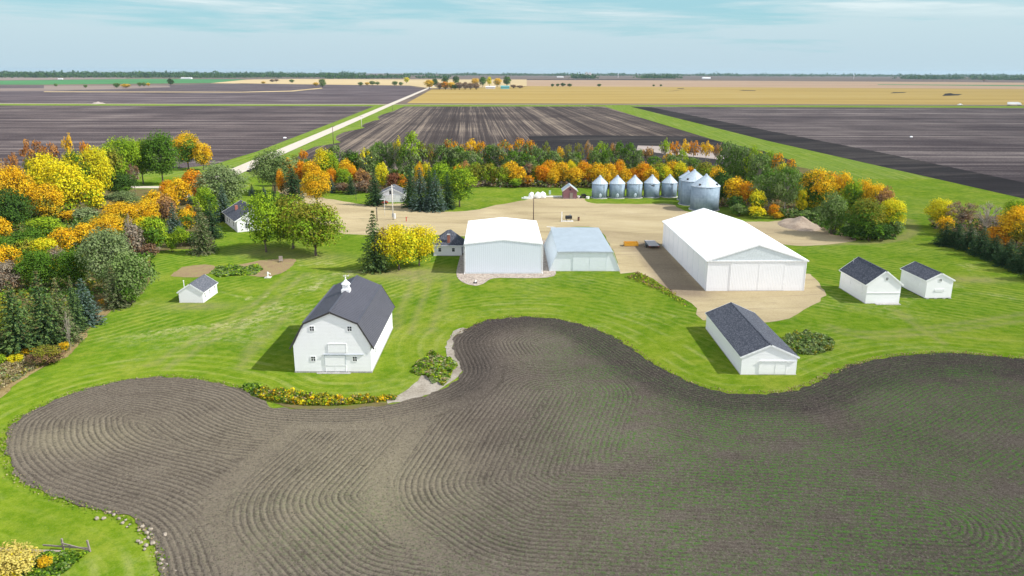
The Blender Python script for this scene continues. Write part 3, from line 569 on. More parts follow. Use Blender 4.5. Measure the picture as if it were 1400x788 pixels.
PROTO = {}
def prototype(kind, variant, fine):
    key = (kind, variant, fine)
    if key not in PROTO:
        me, tr = crown(kind, fine); sh = KIND[kind][0]
        t_ = tr.build('trunk_proto', M['pale_bark'] if sh in ('tall', 'topped', 'bare') or 'willow' in kind else M['bark'], None, True); tm = t_.data; tm.name = 'trunk'; bpy.data.objects.remove(t_)
        PROTO[key] = (me, tm)
    return PROTO[key]
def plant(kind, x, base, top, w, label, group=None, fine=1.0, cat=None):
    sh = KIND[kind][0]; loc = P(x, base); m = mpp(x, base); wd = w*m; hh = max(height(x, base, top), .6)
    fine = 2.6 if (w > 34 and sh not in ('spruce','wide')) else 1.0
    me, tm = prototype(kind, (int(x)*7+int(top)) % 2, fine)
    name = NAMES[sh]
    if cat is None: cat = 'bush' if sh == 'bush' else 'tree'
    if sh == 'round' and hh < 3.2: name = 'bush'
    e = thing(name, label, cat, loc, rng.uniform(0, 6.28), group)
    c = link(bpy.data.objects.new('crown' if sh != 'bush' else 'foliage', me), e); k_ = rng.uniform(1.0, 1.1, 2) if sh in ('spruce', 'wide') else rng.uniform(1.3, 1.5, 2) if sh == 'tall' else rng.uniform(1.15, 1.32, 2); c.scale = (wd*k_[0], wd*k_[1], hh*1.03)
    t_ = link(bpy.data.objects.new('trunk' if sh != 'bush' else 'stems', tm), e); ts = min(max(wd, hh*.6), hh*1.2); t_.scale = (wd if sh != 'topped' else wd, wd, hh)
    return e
TREES = """# windbreak, round trees behind the lawn and the bins: kind|x|base|top|width|label
olivelow|668|254|223|23|olive round tree at the back of the lawn, right of the weeping green tree
goldlow|697|253|221|22|golden ash directly above the lawn with a lime bush at its foot
brownthin|722|252|224|22|thin brown tree left of the vivid orange tree in the windbreak
bushlime|705|257|244|18|low lime bush at the foot of the golden ash behind the lawn
bushorange|723|256|240|14|small orange bush beside the lime bush behind the lawn
vivid|741|254|226|20|most vivid red orange tree in the windbreak, above the white wrapped tanks
orange|750|250|220|20|orange round tree just behind the vivid red orange one
goldlow|766|253|221|24|golden tree left of the bright yellow crown behind the red shed
yellowlow|779|250|220|14|narrow bright yellow crown above the small red shed
goldlow|786|256|229|24|full gold orange tree hanging low just behind the red shed roof
orange|797|252|221|18|orange tree between the red shed and the leftmost small bin
goldlow|815|256|223|22|gold orange tree directly behind the leftmost small bin
goldlow|832|256|223|20|gold tree behind the gap between the first and second small bins
orange|846|254|220|16|tall orange tree behind the second small bin from the left
goldlow|855|258|230|18|low gold tree just right of the second small bin roof
orange|866|257|231|16|amber tree behind the middle small bin
orange|879|257|223|20|orange and gold tree behind the gap right of the middle small bin
olivelow|899|256|222|28|wide olive gold tree behind the fourth small bin
goldlow|917|254|220|20|orange gold tree behind the gap between the last two small bins
yellowgreen|929|257|223|18|yellow green tree behind the rightmost small bin
orange|943|254|229|14|small orange round tree left of the tall galvanised bins
olivelow|962|258|221|26|tall olive gold tree rising behind the three large bins
goldlow|980|262|228|20|gold tree just right of the tallest large bin roof
yellow|523|262|225|18|bright yellow round tree behind the dark spruce left of the garage
bushmaroon|539|264|236|20|dark maroon shrub behind the garage roof
bushorange|550|264|238|13|orange shrub behind the garage, left of the dark spruces
gold|574|258|223|12|small gold crown peeping above the spruces beside the garage
yellowgreen|584|256|224|14|yellow green crown above the silver spruce tops
lime|603|262|225|32|round lime green tree behind the silver spruce
limelow|628|283|229|44|weeping leafy green tree at the right end of the spruce clump
orange|626|254|227|16|orange tree over the top of the weeping green tree
peach|636|252|221|14|peach orange tree left of the olive pair behind the lawn
olive|650|254|223|22|olive yellow tree second from the left behind the lawn
goldlow|675|254|231|12|narrow gold tree at the right side of the olive round tree
grey|376|265|207|50|large grey green tree by the road bend, left end of the windbreak
orange|385|272|233|11|narrow orange column against the big dark spruce
spruce|401|273|228|40|big dark spruce at the left of the golden drive tree
gold|434|282|234|38|large golden tree with a bare trunk where the drive meets the yard
orange|391|255|216|18|orange tree between the grey green tree and the road
gold|400|250|221|14|gold crown right above the big dark spruce
orange|412|252|221|16|orange crown right of the gold one above the big dark spruce
gold|427|254|221|22|gold tree just behind the golden drive tree
yellow|443|250|205|24|tallest yellow tree at the left end of the windbreak
lime|453|250|211|20|yellow lime tree beside the tallest yellow one
orange|454|260|231|16|orange tree above the smallest blue spruce right of the drive
spruceblue|454|264|241|12|narrow dark blue spruce right of the golden drive tree
gold|475|255|219|22|yellow gold tree between the poplars and the lone small spruce
orange|483|257|229|16|orange tree right behind the lone small spruce tip
lime|470|260|232|20|lime green tree left of the lone small spruce
spruce|480|266|240|18|lone small dark spruce on the lawn strip left of the garage
peach|496|258|232|20|rusty peach tree right of the lone small spruce
bushbrown|499|264|248|20|brown shrub at the foot of the rusty peach tree
bushbrown|470|264|250|16|brown shrub left of the lone small spruce foot
spruce|513|281|231|30|dark spruce standing alone left of the white garage
spruce|561|284|228|30|dark spruce touching the right side of the garage
spruceblue|575|288|231|34|blue green spruce second in the clump right of the garage
spruce|588|284|226|20|dark spruce behind the middle of the spruce clump
spruceblue|596|289|235|34|silver blue spruce in the front of the spruce clump
spruce|612|286|237|28|dark green spruce at the right of the silver one
bushgrey|416|240|217|24|grey green brush between the road verge and the orange crowns
sparse|405|244|213|14|thin yellowish tree beside the road verge
sparseorange|417|242|205|12|thin orange topped tree by the first roadside pole
# windbreak back rows
poplar|461|246|196|20|pale poplar at the left end of the back row, right of the tallest yellow tree
bushgreen|482|245|208|26|low green growth between the two leftmost poplars
poplaryellow|500|246|206|24|short poplar with a yellow side left of the tall poplar group
poplar|520|243|191|19|tall grey green poplar directly above the lone dark spruce by the garage
poplar|533|243|195|15|slim poplar second in the tall group above the garage
poplaryellow|545|243|191|16|slim poplar with a yellow tip above the garage roof
poplarlime|565|245|184|26|tallest poplar of all with a lime yellow top
poplargreen|555|246|203|20|shorter green poplar left of the tallest lime topped one
sparse|578|244|195|16|sparse peach flecked poplar right of the tallest one
sparse|590|244|198|16|sparse grey poplar above the spruce clump
sparseorange|592|242|208|12|thin tree with one small orange tuft above the spruce clump
poplar|605|244|199|24|broad grey poplar above the lime tree
poplarorange|617|243|192|24|poplar with an orange brown top left of the yellow crowned pair
poplar|632|245|204|22|grey green poplar below the orange topped one
sparsegold|640|244|194|16|slender tree with a yellow crown, left one of the bright pair
sparsegold|651|242|193|20|slender tree with a gold orange crown, right one of the bright pair
poplar|645|247|207|26|grey poplar filling in beneath the bright yellow pair
poplarorange|660|243|194|16|poplar with a small orange top right of the bright pair
poplar|674|243|195|22|pinkish topped grey poplar behind the olive round tree
poplarorange|690|244|193|24|green poplar with a gold top above the golden ash
poplarorange|712|243|190|20|poplar with the highest orange top above the thin brown tree
poplarorange|726|243|192|18|orange and green poplar above the small orange bush
poplargreen|700|247|207|24|green poplar beneath the highest orange top
poplargreen|722|248|210|26|green poplar above the vivid red orange tree
sparse|746|242|196|16|pale straw coloured thin poplar above the white tanks
poplargold|764|242|202|11|narrow gold column behind the red shed
sparse|776|243|199|13|pale grey thin poplar right of the narrow gold column
sparse|790|243|197|14|sparse yellowish poplar above the red shed
sparsepink|804|242|195|12|bare pinkish topped tree left of the lime poplar
sparseorange|806|244|211|10|short thin tree with an orange tuft left of the lime poplar
poplarlime|820|245|197|20|lime topped poplar above the leftmost small bin
sparsepink|838|243|197|14|pink topped thin tree above the gap of the first two bins
poplargreen|846|246|195|18|green poplar above the second small bin
poplargreen|859|246|196|18|green poplar above the middle small bin
poplar|871|246|205|16|short grey poplar right of the middle bin
sparsepink|884|244|203|16|bare pinkish tree against the pale straw strip
poplargreen|893|249|214|22|low green poplar behind the wide olive gold tree
sparselime|907|245|193|12|slender tree with a small lime ball crown against the straw strip
sparsegold|912|246|210|12|short slender tree with a yellow tuft behind the fourth bin
sparseorange|921|243|195|16|slender orange topped tree left of the orange and gold pair
sparsegold|935|243|194|14|slender tree with a golden orange crown above the last small bin
sparseorange|946|243|194|16|slender red orange topped tree above the large bins
poplarlime|931|248|207|16|yellow lime poplar below the golden orange crown
poplar|945|249|214|20|grey green poplar left of the large bins
sparsegold|963|244|196|16|slender tree with the round gold crown above the tallest bin
sparsepink|978|244|199|14|bare pink topped tree right of the round gold crown
# right cluster beyond the big bins
poplar|991|256|195|24|tall grey green poplar right of the large bins
poplar|1003|258|199|24|grey poplar second from the large bins
poplar|1014|260|202|24|grey poplar behind the gold trees right of the bins
poplarlime|1026|262|203|20|lime tipped poplar at the middle of the right cluster
poplar|1036|265|210|26|grey poplar in front of the lime tipped one
poplaryellow|1035|258|208|14|yellow topped poplar left of the lime ball one
poplarlime|1047|262|209|18|bright lime poplar near the grass strip
poplarorange|1060|264|210|22|orange crowned poplar near the grass strip
poplarorange|1078|264|218|18|red orange crowned poplar at the right edge of the cluster
poplaryellow|1068|268|225|20|straw yellow poplar inside the dark green mass
poplargreen|1050|290|232|40|dense dark green tall tree left of the straw yellow poplar
poplargreen|1072|294|228|36|dense dark green tall tree at the right edge of the cluster
poplargreen|1084|290|236|20|dark green tree touching the brown orange dome tree
dark|986|280|236|28|dark green tree right behind the nearest large bin
olive|992|272|240|24|olive tree above the dark green one by the bins
gold|1004|283|244|30|gold orange round tree right of the nearest large bin
orange|1022|286|250|26|deep orange tree in front of the grey poplars
bushdark|1004|292|268|26|dark green bush in front of the gold orange tree
bushgrey|1010|296|280|22|grey bush at the edge of the dirt behind the big shed
yellowgreen|1034|295|262|24|yellow green bushy tree above the dirt area
bushyellow|1033|299|283|20|yellow low bush at the edge of the dirt area
bushorange|1057|299|280|14|small orange brown bush left of the dirt mound
bushgold|1062|300|290|12|small yellow bush touching the dirt mound
goldgreen|1112|292|233|46|wide brown orange dome tree with visible limbs
bushyellow|1094|294|257|18|yellow green bush left under the brown orange dome tree
yellow|1109|292|264|22|bright yellow tree in front of the brown orange dome tree
bushgrey|1100|300|288|18|small grey bush right of the dirt mound
orange|1131|285|237|24|orange brown tree right of the dome tree top
gold|1149|288|237|28|orange gold tree at the top of the right clump
lime|1162|300|250|30|dark lime round tree in the middle of the right clump
gold|1177|296|247|24|gold tree right of the dark lime one
gold|1192|304|251|36|gold peach tree on the upper right of the clump
peach|1206|312|258|24|peach orange tree on the right shoulder of the clump
yellow|1215|322|272|38|yellow green tree at the right end of the clump, by the track
bushgrey|1137|321|268|42|large grey green bush right of the dirt mound
mixgreen|1178|328|274|46|big green dome at the front of the clump
bushlime|1142|320|290|20|olive lime bush on the front left of the clump
bushgreen|1188|330|300|30|bright green bush at the foot of the big green dome
bushdark|1165|328|308|34|dark low bush at the front edge of the clump
bushdark|1205|330|306|30|dark low bush at the right foot of the clump
bushgrey|1222|325|302|20|small grey bush beside the worn track
# far right clump
yellow|1283|312|273|38|yellow round tree at the left end of the far right shelterbelt
bushgold|1291|322|296|20|small gold bush under the yellow round tree of the shelterbelt
brownthin|1313|318|276|36|brown pink thin tree second in the far right shelterbelt
bare|1346|325|276|34|leafless grey tree in the far right shelterbelt
lime|1392|315|272|40|lime green tree at the right frame edge
gold|1388|342|284|50|broad orange gold tree with bare limbs at the right frame edge
orange|1362|340|310|30|low orange tree between the dark hedge spruces
gold|1420|345|285|44|gold tree cut off by the right frame edge
sprucehedge|1291|336|305|30|dark spruce at the left end of the right hedge row
sprucehedge|1307|338|306|30|dark spruce second in the right hedge row
sprucehedge|1323|343|307|32|dark spruce third in the right hedge row
sprucehedge|1340|350|311|34|dark spruce fourth in the right hedge row, before the orange tree
sprucehedge|1357|356|322|34|dark spruce just below the low orange tree
sprucehedge|1376|364|328|38|dark spruce sixth in the right hedge row
sprucehedge|1397|372|330|40|dark spruce nearest the right frame edge
sprucehedge|1422|384|335|44|dark spruce cut off by the right frame edge
# left wood, far side
rust|53|256|190|26|tall rust coloured thin tree against the far field at left
rust|76|256|196|24|thin brown tree right of the tall rust coloured one
sparsegold|101|255|187|13|very slender tree with one gold tip against the far field
sparseorange|124|255|195|12|very slender tree with a small orange tip against the far field
rust|22|262|210|18|small rust tree near the left frame edge
olive|45|262|217|14|narrow olive tree between rust crowns at left
peach|6|290|224|36|peach orange tree cut by the left frame edge
gold|30|306|230|46|large gold orange tree near the left frame edge
yellowlow|74|292|210|46|big bright yellow tree right of the grey green stem
yellowlow|97|298|221|56|biggest brightest yellow tree in the left wood
yellowgreen|110|280|207|38|yellow green tree behind the brightest yellow one
yellow|139|276|201|38|lime yellow tree next to the tall lime green one
bushyellow|132|296|246|30|yellow tree hanging low right of the dark gap
goldlow|68|305|252|42|golden tree low in front of the big bright yellow tree
grey|56|290|232|18|grey green narrow tree between the gold and yellow crowns
dark|18|322|262|52|large dark green tree at the left frame edge
lime|170|258|186|40|tall lime green tree left of the road branch
lime|196|252|188|36|broad green tree with lime flecks right of the tall lime one
green|223|253|186|44|dark green tree with its trunk by the road branch
goldgreen|258|232|183|40|golden topped tree at the road, green underneath
gold|279|233|197|22|golden lobe tree at the far right of the roadside group
olive|158|270|203|30|olive tree under the tall lime green one
dark|166|272|238|40|dark green low tree left of the road branch
bushwillow|171|284|262|40|light grey green shrub below the dark low tree
brownthin|185|262|226|18|bare brown small tree beside the road branch
# left wood, middle
orange|231|276|247|18|orange red tree at the end of the road branch
gold|247|282|245|30|gold tree right of the orange red one, by the road branch
orange|267|276|234|30|orange brown tree above the blue spruce cluster
peach|281|280|248|22|brown peach tree left of the big grey green willow
willow|306|292|227|62|big grey green rounded willow left of the house
spruceblue|307|302|254|32|blue spruce in front of the big willow
lime|284|306|258|26|lime gold tree left of the blue spruce by the house
goldlow|213|300|261|28|orange gold tree below the road branch
goldlow|236|298|257|22|gold tree at the left of the blue green spruce pair
spruceblue|263|306|267|24|short blue green spruce among the gold trees
peach|230|308|268|24|peach brown thin crowned tree below the gold one
spruceblue|240|326|279|30|dark blue spruce left of the gold olive tree
goldgreen|254|322|287|24|gold olive tree between two spruces
bushorange|261|310|279|14|orange tuft above the gold olive tree
spruceold|278|347|278|40|tall greyish brown spruce with a clear trunk on the lawn edge
spruce|291|326|275|30|dark spruce right behind the greyish brown one
goldlow|167|316|277|44|wide gold tree in the middle of the left wood
goldlow|202|312|275|38|wide yellow gold tree left of the spruces
bushyellow|196|318|298|22|yellow low crown below the wide yellow gold tree
lime|213|348|298|34|leafy lime green tree at the lawn edge left of the spruces
bushlime|236|345|319|18|bright lime small bush at the lawn edge
bushtwig|187|352|308|28|grey leafless bush above the pale willow
bare|179|335|296|14|bare white snag among the gold trees
bushbrown|205|352|334|28|brownish shrub right of the pale willow
# left wood, near side
goldlow|150|330|295|40|orange gold tree left of the wide gold one
gold|117|342|307|32|gold tree fifth from the left frame edge in the near wood
goldlow|90|350|311|34|yellow gold tree above the grey thicket
yellow|63|362|326|40|yellow tree above the green near crowns
olive|40|365|327|34|olive yellow tree left of the yellow one
bushyellow|87|374|354|28|low bright yellow crown at the centre of the near wood
bushtwig|80|370|340|26|grey twiggy thicket behind the low bright yellow crown
goldlow|15|372|335|32|orange gold tree by the left frame edge, above grey twigs
bushtwig|14|402|358|36|grey leafless thicket at the left frame edge
green|58|398|345|46|green tree above the near spruces
green|102|396|345|42|mid green tree left of the pale willow
willow|152|402|314|60|large pale green willow at the right of the near wood
bushgrey|183|414|343|50|grey green bush at the lawn edge right of the pale willow
bushgreen|36|344|317|42|green shrub at left between gold crowns
bushlime|66|330|297|40|lime shrub in the clearing of the left wood
goldlow|4|335|299|28|gold tree cut by the left frame edge below the dark tree
bushwillow|118|305|284|32|pale green shrub by the clearing of the left wood
bushlime|40|385|368|26|pale lime bush at the head of the near spruces
sprucemid|28|486|388|68|biggest near spruce, close to the left frame edge
sprucemid|66|477|374|62|tall near spruce second from the left
spruceold|88|470|383|48|greyish near spruce third from the left
sprucemid|106|455|380|34|narrow spruce fourth from the left
spruceblue|119|444|383|52|pale blue spruce at the right end of the near row
spruceold|159|421|364|38|dark brownish spruce below the pale willow
bushgrey|178|418|376|36|grey leaved bush at the lawn corner below the pale willow
olive|6|462|405|34|olive yellow tree at the left edge behind the biggest spruce
bushyellow|22|497|485|20|bright yellow low shrub under the biggest near spruce
bushyellow|15|488|478|14|small yellow shrub left of the bright yellow one
bushlime|2|500|486|14|lime shrub at the left frame edge below the spruces
bushgold|40|488|476|16|orange gold shrub beneath the near spruces
busholive|66|498|474|42|olive brown shrub at the edge of the tall dry grass
bushgold|89|481|468|12|little yellow bush at the foot of the greyish near spruce
bushbrown|127|441|429|14|little red brown bush at the foot of the pale blue spruce
bushorange|149|419|407|20|red and yellow low bush at the lawn corner
bare|97|480|430|10|thin dead trunk at the edge of the near spruces
# house and yard
limelow|364|345|267|50|large fresh green tree in front of the house
olivelow|401|340|269|64|olive gold tree in the middle of the three house trees
olivelow|432|350|275|70|yellow green tree at the right of the three house trees
sprucemid|513|371|291|48|spruce beside the yellow tree on the lawn left of the cottage
brownthin|527|370|314|28|thin brown tree squeezed between spruce and yellow tree
yellowlow|546|369|308|54|yellow tree right of the lawn spruce
yellowlow|573|364|309|46|lime yellow tree next to the cottage
spruceblue|345|268|252|12|leftmost of the three little spruces behind the house
spruceblue|361|270|255|13|middle one of the three little spruces behind the house
spruce|374|275|257|12|darkest and rightmost of the three little spruces behind the house
bushpale|18|792|752|62|pale yellow bush at the bottom left corner
bushgold|62|776|762|18|small orange gold bush by the old fence
bushgreen|262|335|318|30|green brush between the lawn edge and the dark spruce
bushgrey|130|322|296|34|grey brush below the clearing of the left wood
bushgold|96|305|288|24|low gold bush under the brightest yellow tree
lime|248|338|312|20|small lime tree under the gold olive one
bushlime|110|330|312|26|lime brush behind the fifth gold tree
green|-14|360|318|44|green tree cut by the left frame edge above the near spruces
goldlow|-12|318|262|44|gold tree cut by the left frame edge beside the large dark green tree
sprucemid|-16|492|392|60|near spruce cut by the left frame edge
goldlow|708|255|227|22|orange gold tree behind the lime bush at the back of the lawn
olivelow|733|253|226|18|olive tree squeezed left of the vivid red orange one
goldlow|756|256|231|18|low amber tree left of the gold tree behind the red shed
orange|806|255|226|18|copper tree in front of the gap left of the first small bin
goldlow|825|258|231|18|low gold bush between the first two small bins
goldlow|889|258|229|20|gold tree between the middle and fourth small bins
yellowlow|908|257|227|18|yellow tree behind the last gap of the small bins
goldlow|936|257|230|16|amber tree left of the small orange round one by the tall bins
olivelow|686|255|228|20|olive bushy tree left of the golden ash
poplar|510|245|200|20|pale poplar left of the tall grey green group
poplar|625|245|198|22|pale poplar between the orange topped one and the bright pair
poplar|737|245|203|22|pale poplar left of the straw coloured thin one
poplar|757|246|207|20|short pale poplar left of the narrow gold column
poplar|785|246|206|20|short pale poplar right of the narrow gold column
poplar|812|247|206|18|short pale poplar left of the lime topped one
poplargreen|830|247|204|18|short green poplar right of the lime topped one
poplar|918|249|212|22|short grey poplar behind the fourth and fifth bins
"""
for ln in TREES.strip().splitlines():
    if ln.startswith('#'): continue
    k, x, b, tp, w, lab = ln.split('|'); plant(k, float(x), float(b), float(tp), float(w), lab)

# ------------------------------------------------------------------ buildings
def wallbox(mb, face, W, D, u0, u1, n0, n1, z0, z1):   # a box on a wall: u along it, n out of it
    if face == 'front': mb.box(u0, u1, -n1, -n0, z0, z1)
    elif face == 'right': mb.box(W/2+n0, W/2+n1, u0, u1, z0, z1)
    elif face == 'left': mb.box(-W/2-n1, -W/2-n0, u0, u1, z0, z1)
def window(par, face, W, D, u, z, w, h, panes=(2,2), frame='white_trim', name='window'):
    f = MB(); t = .07
    wallbox(f, face, W, D, u-w/2, u+w/2, .0, .05, z-t, z); wallbox(f, face, W, D, u-w/2, u+w/2, .0, .05, z+h, z+h+t)
    wallbox(f, face, W, D, u-w/2-t, u-w/2, .0, .05, z-t, z+h+t); wallbox(f, face, W, D, u+w/2, u+w/2+t, .0, .05, z-t, z+h+t)
    for i in range(1, panes[0]): c = u-w/2+w*i/panes[0]; wallbox(f, face, W, D, c-.025, c+.025, .0, .045, z, z+h)
    for i in range(1, panes[1]): c = z+h*i/panes[1]; wallbox(f, face, W, D, u-w/2, u+w/2, .0, .043, c-.025, c+.025)
    o = f.build(name, M[frame], par); g = MB(); wallbox(g, face, W, D, u-w/2, u+w/2, .002, .022, z, z+h); g.build('pane', M['pane_dark'], o); return o
def door(par, face, W, D, u0, u1, z0, z1, mat, trim='grey_trim', split=None, label=None, name='door', lines=.05):
    d = MB(); wallbox(d, face, W, D, u0, u1, .0, .06, z0, z1); o = d.build(name, M[mat], par)
    if label: o['label'] = label
    f = MB(); t = lines
    wallbox(f, face, W, D, u0-t, u1+t, .0, .09, z1, z1+t); wallbox(f, face, W, D, u0-t, u0, .0, .08, z0, z1); wallbox(f, face, W, D, u1, u1+t, .0, .08, z0, z1)
    if split is not None: wallbox(f, face, W, D, split-t/2, split+t/2, .0, .085, z0, z1)
    f.build('door_frame', M[trim], o); return o
def gable(name, label, cat, loc, rz, W, D, he, hr, wall, roof, over=.25, trim='white_trim', base='concrete', group=None, rt=.10):
    e = thing(name, label, cat, loc, R(rz), group)
    MB().prism([(-W/2,.12),(W/2,.12),(W/2,he),(0,hr),(-W/2,he)], 0, D).build('wall', M[wall], e)
    MB().box(-W/2-.05, W/2+.05, -.05, D+.05, -.05, .12).build('foundation', M[base], e)
    s = (hr-he)/(W/2); r = MB(); ez = he-over*s+.015
    oy = over*.45
    r.slab((0, hr+.015), (-W/2-over, ez), -oy, D+oy, rt); r.slab((0, hr+.015), (W/2+over, ez), -oy, D+oy, rt)
    ro = r.build('roof', M[roof], e)
    f = MB()                                              # barge boards along the gable ends and fascia along the eaves
    for y in (-oy-.03, D+oy):
        for sx in (-1, 1): f.slab((0, hr-.13), (sx*(W/2+over), ez-.145), y, y+.03, .16+rt)
    for sx in (-1, 1): x = sx*(W/2+over); f.box(min(x, x+sx*.03), max(x, x+sx*.03), -oy, D+oy, ez-.12, ez+rt*.9)
    f.build('trim', M[trim], e)
    c = MB(); c.bar((0, -oy, hr-.005+rt*math.hypot(1, s)), (0, D+oy, hr-.005+rt*math.hypot(1, s)), .2, .05); c.build('ridge_cap', M[roof], ro)
    return e, ro

# the gambrel barn
x0, y0 = -24.54, 98.6; W, D = 10.54, 18.9
b = thing('barn', 'white gambrel barn with grey metal roof and a white cupola', 'barn', (x0, y0), R(-.1))
prof = [(-W/2,.25),(W/2,.25),(W/2,3.95),(3.62,7.15),(0,8.72),(-3.62,7.15),(-W/2,3.95)]
MB().prism(prof, 0, D).build('wall', M['white_boards'], b)
MB().box(-W/2-.06, W/2+.06, -.06, D+.06, -.05, .25).build('foundation', M['stone_wall'], b)
r = MB(); o_ = .14
pts = [(-W/2-.38,3.60),(-3.62,7.17),(0,8.74),(3.62,7.17),(W/2+.38,3.60)]
r.slab(pts[1], pts[0], -o_, D+o_, .09); r.slab(pts[2], pts[1], -o_, D+o_, .09); r.slab(pts[2], pts[3], -o_, D+o_, .09); r.slab(pts[3], pts[4], -o_, D+o_, .09)
for i in range(int((D+2*o_)/.6)+1):
    y = -o_+.03+i*.6
    for a, c in ((pts[1],pts[0]),(pts[2],pts[1]),(pts[2],pts[3]),(pts[3],pts[4])):
        dx, dz = c[0]-a[0], c[1]-a[1]; L = math.hypot(dx,dz); nx, nz = -dz/L, dx/L
        if nz < 0: nx, nz = -nx, -nz
        r.bar((a[0]+nx*.10, y, a[1]+nz*.10), (c[0]+nx*.10, y, c[1]+nz*.10), .045, .045)
rf = r.build('roof', M['barn_roof'], b)
cap = MB()
for q in (pts[2], pts[1], pts[3]): cap.bar((q[0]*1.01, -o_, q[1]+.125), (q[0]*1.01, D+o_, q[1]+.125), .34, .05)
cap.build('ridge_cap', M['barn_roof'], rf)
for y in (-o_-.03, D+o_):
    f = MB()
    for a, c in ((pts[1],pts[0]),(pts[2],pts[1]),(pts[2],pts[3]),(pts[3],pts[4])): f.slab((a[0], a[1]-.13), (c[0], c[1]-.13), y, y+.03, .22)
    f.build('barge_board', M['dark_trim'], b)
for u, z in ((-2.55, 6.10), (2.55, 6.10), (-2.65, 1.75), (3.05, 1.75)): window(b, 'front', W, D, u, z, .55, .62)
door(b, 'front', W, D, -.45, 1.95, 3.0, 4.25, 'white_boards', 'white_trim', label='upper hay door', lines=.05)
door(b, 'front', W, D, -1.05, 1.75, 1.15, 2.55, 'white_boards', 'grey_trim', label='wide sliding door', lines=.06)
door(b, 'front', W, D, -.95, 1.75, .12, 1.08, 'white_boards', 'white_trim', split=.35, label='low double door at the sill', lines=.05)
f = MB(); f.box(-1.3, 4.3, -.14, -.02, 2.66, 2.74); f.build('door_rail', M['grey_trim'], b)
f = MB(); f.box(-2.2, 2.4, -.5, -.07, -.03, .10); f.build('door_step', M['stone_wall'], b)
for u in (3.2, 7.8, 12.4, 16.4): window(b, 'right', W, D, u, 1.8, .6, .7)
cu = MB(); cy = 10.6; cu.box(-.6, .6, cy-.6, cy+.6, 8.35, 9.05); cu.box(-.42, .42, cy-.42, cy+.42, 9.05, 9.8)
for k in range(5):
    z = 9.13+k*.13; cu.box(-.45, .45, cy-.45, cy+.45, z, z+.04)
cup = cu.build('cupola', M['white_paint'], b)
q = MB(); q.lathe([(.72,9.76),(.64,9.9),(.34,10.15),(.12,10.42),(.04,10.55)], 8, (0,cy)); q.build('cupola_roof', M['white_paint'], cup)
q = MB(); q.tube([(0,cy,10.5),(0,cy,11.15)], .03, 6); q.ball((0,cy,10.68), .1); q.bar((-.3,cy,10.98), (.36,cy,10.98), .035, .035); q.prism([(.22,10.98),(.48,10.93),(.52,11.2)], cy-.012, cy+.012); q.prism([(-.3,10.9),(-.13,10.98),(-.3,11.08)], cy-.012, cy+.012); q.build('weathervane', M['white_paint'], cup)

# small white shed on the west lawn
e, _ = gable('garden_shed', 'small white gabled shed alone on the west lawn by the woods', 'shed', (-57.3, 131.45), -.6, 4.3, 6.6, 2.0, 3.42, 'white_boards', 'grey_shingle', .18, base='concrete')
for u in (.9, 3.1, 5.5): window(e, 'right', 4.3, 6.6, u, .8, .35, .85, (1,2), 'yellow_paint' if False else 'white_trim')
q = MB(); q.tube([(-1.55,1.2,2.4),(-1.55,1.2,3.75)], .06, 6); q.tube([(-1.55,1.2,3.7),(-1.55,1.2,3.85)], .12, 6); q.build('vent_pipe', M['white_paint'], e)

# cottage with hipped roof and brick chimney
W, D = 6.3, 6.2
e = thing('cottage', 'small white cottage with steep dark hipped roof and brick chimney', 'house', (-14.5, 168.4), R(.8))
MB().box(-W/2, W/2, 0, D, .15, 2.5).build('wall', M['house_siding'], e); MB().box(-W/2-.05, W/2+.05, -.05, D+.05, -.05, .15).build('foundation', M['concrete'], e)
q = MB(); o = .35; q.add([(-W/2-o,-o,2.42),(W/2+o,-o,2.42),(W/2+o,D+o,2.42),(-W/2-o,D+o,2.42),(-.2,D/2-.2,5.35),(.6,D/2+.5,5.35)], [(3,2,1,0),(0,1,5,4),(1,2,5),(2,3,4,5),(3,0,4)]); q.build('roof', M['dark_shingle'], e)
q = MB(); q.box(-W/2-o-.03, W/2+o+.03, -o-.03, -o, 2.3, 2.46); q.box(W/2+o, W/2+o+.03, -o, D+o, 2.3, 2.46); q.box(-W/2-o-.03, -W/2-o, -o, D+o, 2.3, 2.46); q.build('gutter', M['white_trim'], e)
q = MB(); q.box(-.05, .55, .35, .85, 2.7, 4.75); ch = q.build('chimney', M['brick'], e); q = MB(); q.box(-.1, .6, .3, .9, 4.75, 4.87); q.build('chimney_cap', M['concrete'], ch)
for u in (-1.75, 1.3): window(e, 'front', W, D, u, 1.0, .62, .8, (1,2))
q = MB(); q.box(W/2+.01, W/2+1.1, 2.2, 5.6, .1, 2.1); le = q.build('lean_to', M['house_siding'], e); q = MB(); q.slab((W/2+.02, 2.5), (W/2+1.35, 2.16), 2.0, 5.8, .07); q.build('lean_to_roof', M['grey_shingle'], le); q = MB(); q.box(W/2+.35, W/2+.85, 2.17, 2.19, .9, 1.6); q.build('pane', M['pane_dark'], le)

# white metal machine shed in the middle
W, D = 15.7, 24.5
e, ro = gable('machine_shed', 'white metal shed with low white gable roof on a pebble bed', 'shed', (-1.76, 152.5), 1.2, W, D, 6.3, 7.15, 'pale_metal', 'white_roof', .12, 'white_trim', 'concrete')
q = MB()
for x in (-W/2, W/2-.12): q.box(x, x+.12, -.03, -.003, .12, 6.25)
q.build('corner_trim', M['white_trim'], e)
q = MB(); q.box(-W/2, W/2, -.02, -.004, .13, .42); q.build('base_trim', M['gable_metal'], e)
for sx in (-1, 1):
    q = MB(); q.tube([(sx*(W/2+.16), .05, 6.2), (sx*(W/2+.16), .05, .3), (sx*(W/2+.16), -.5, .12)], .06, 6); q.build('downspout', M['white_paint'], e)

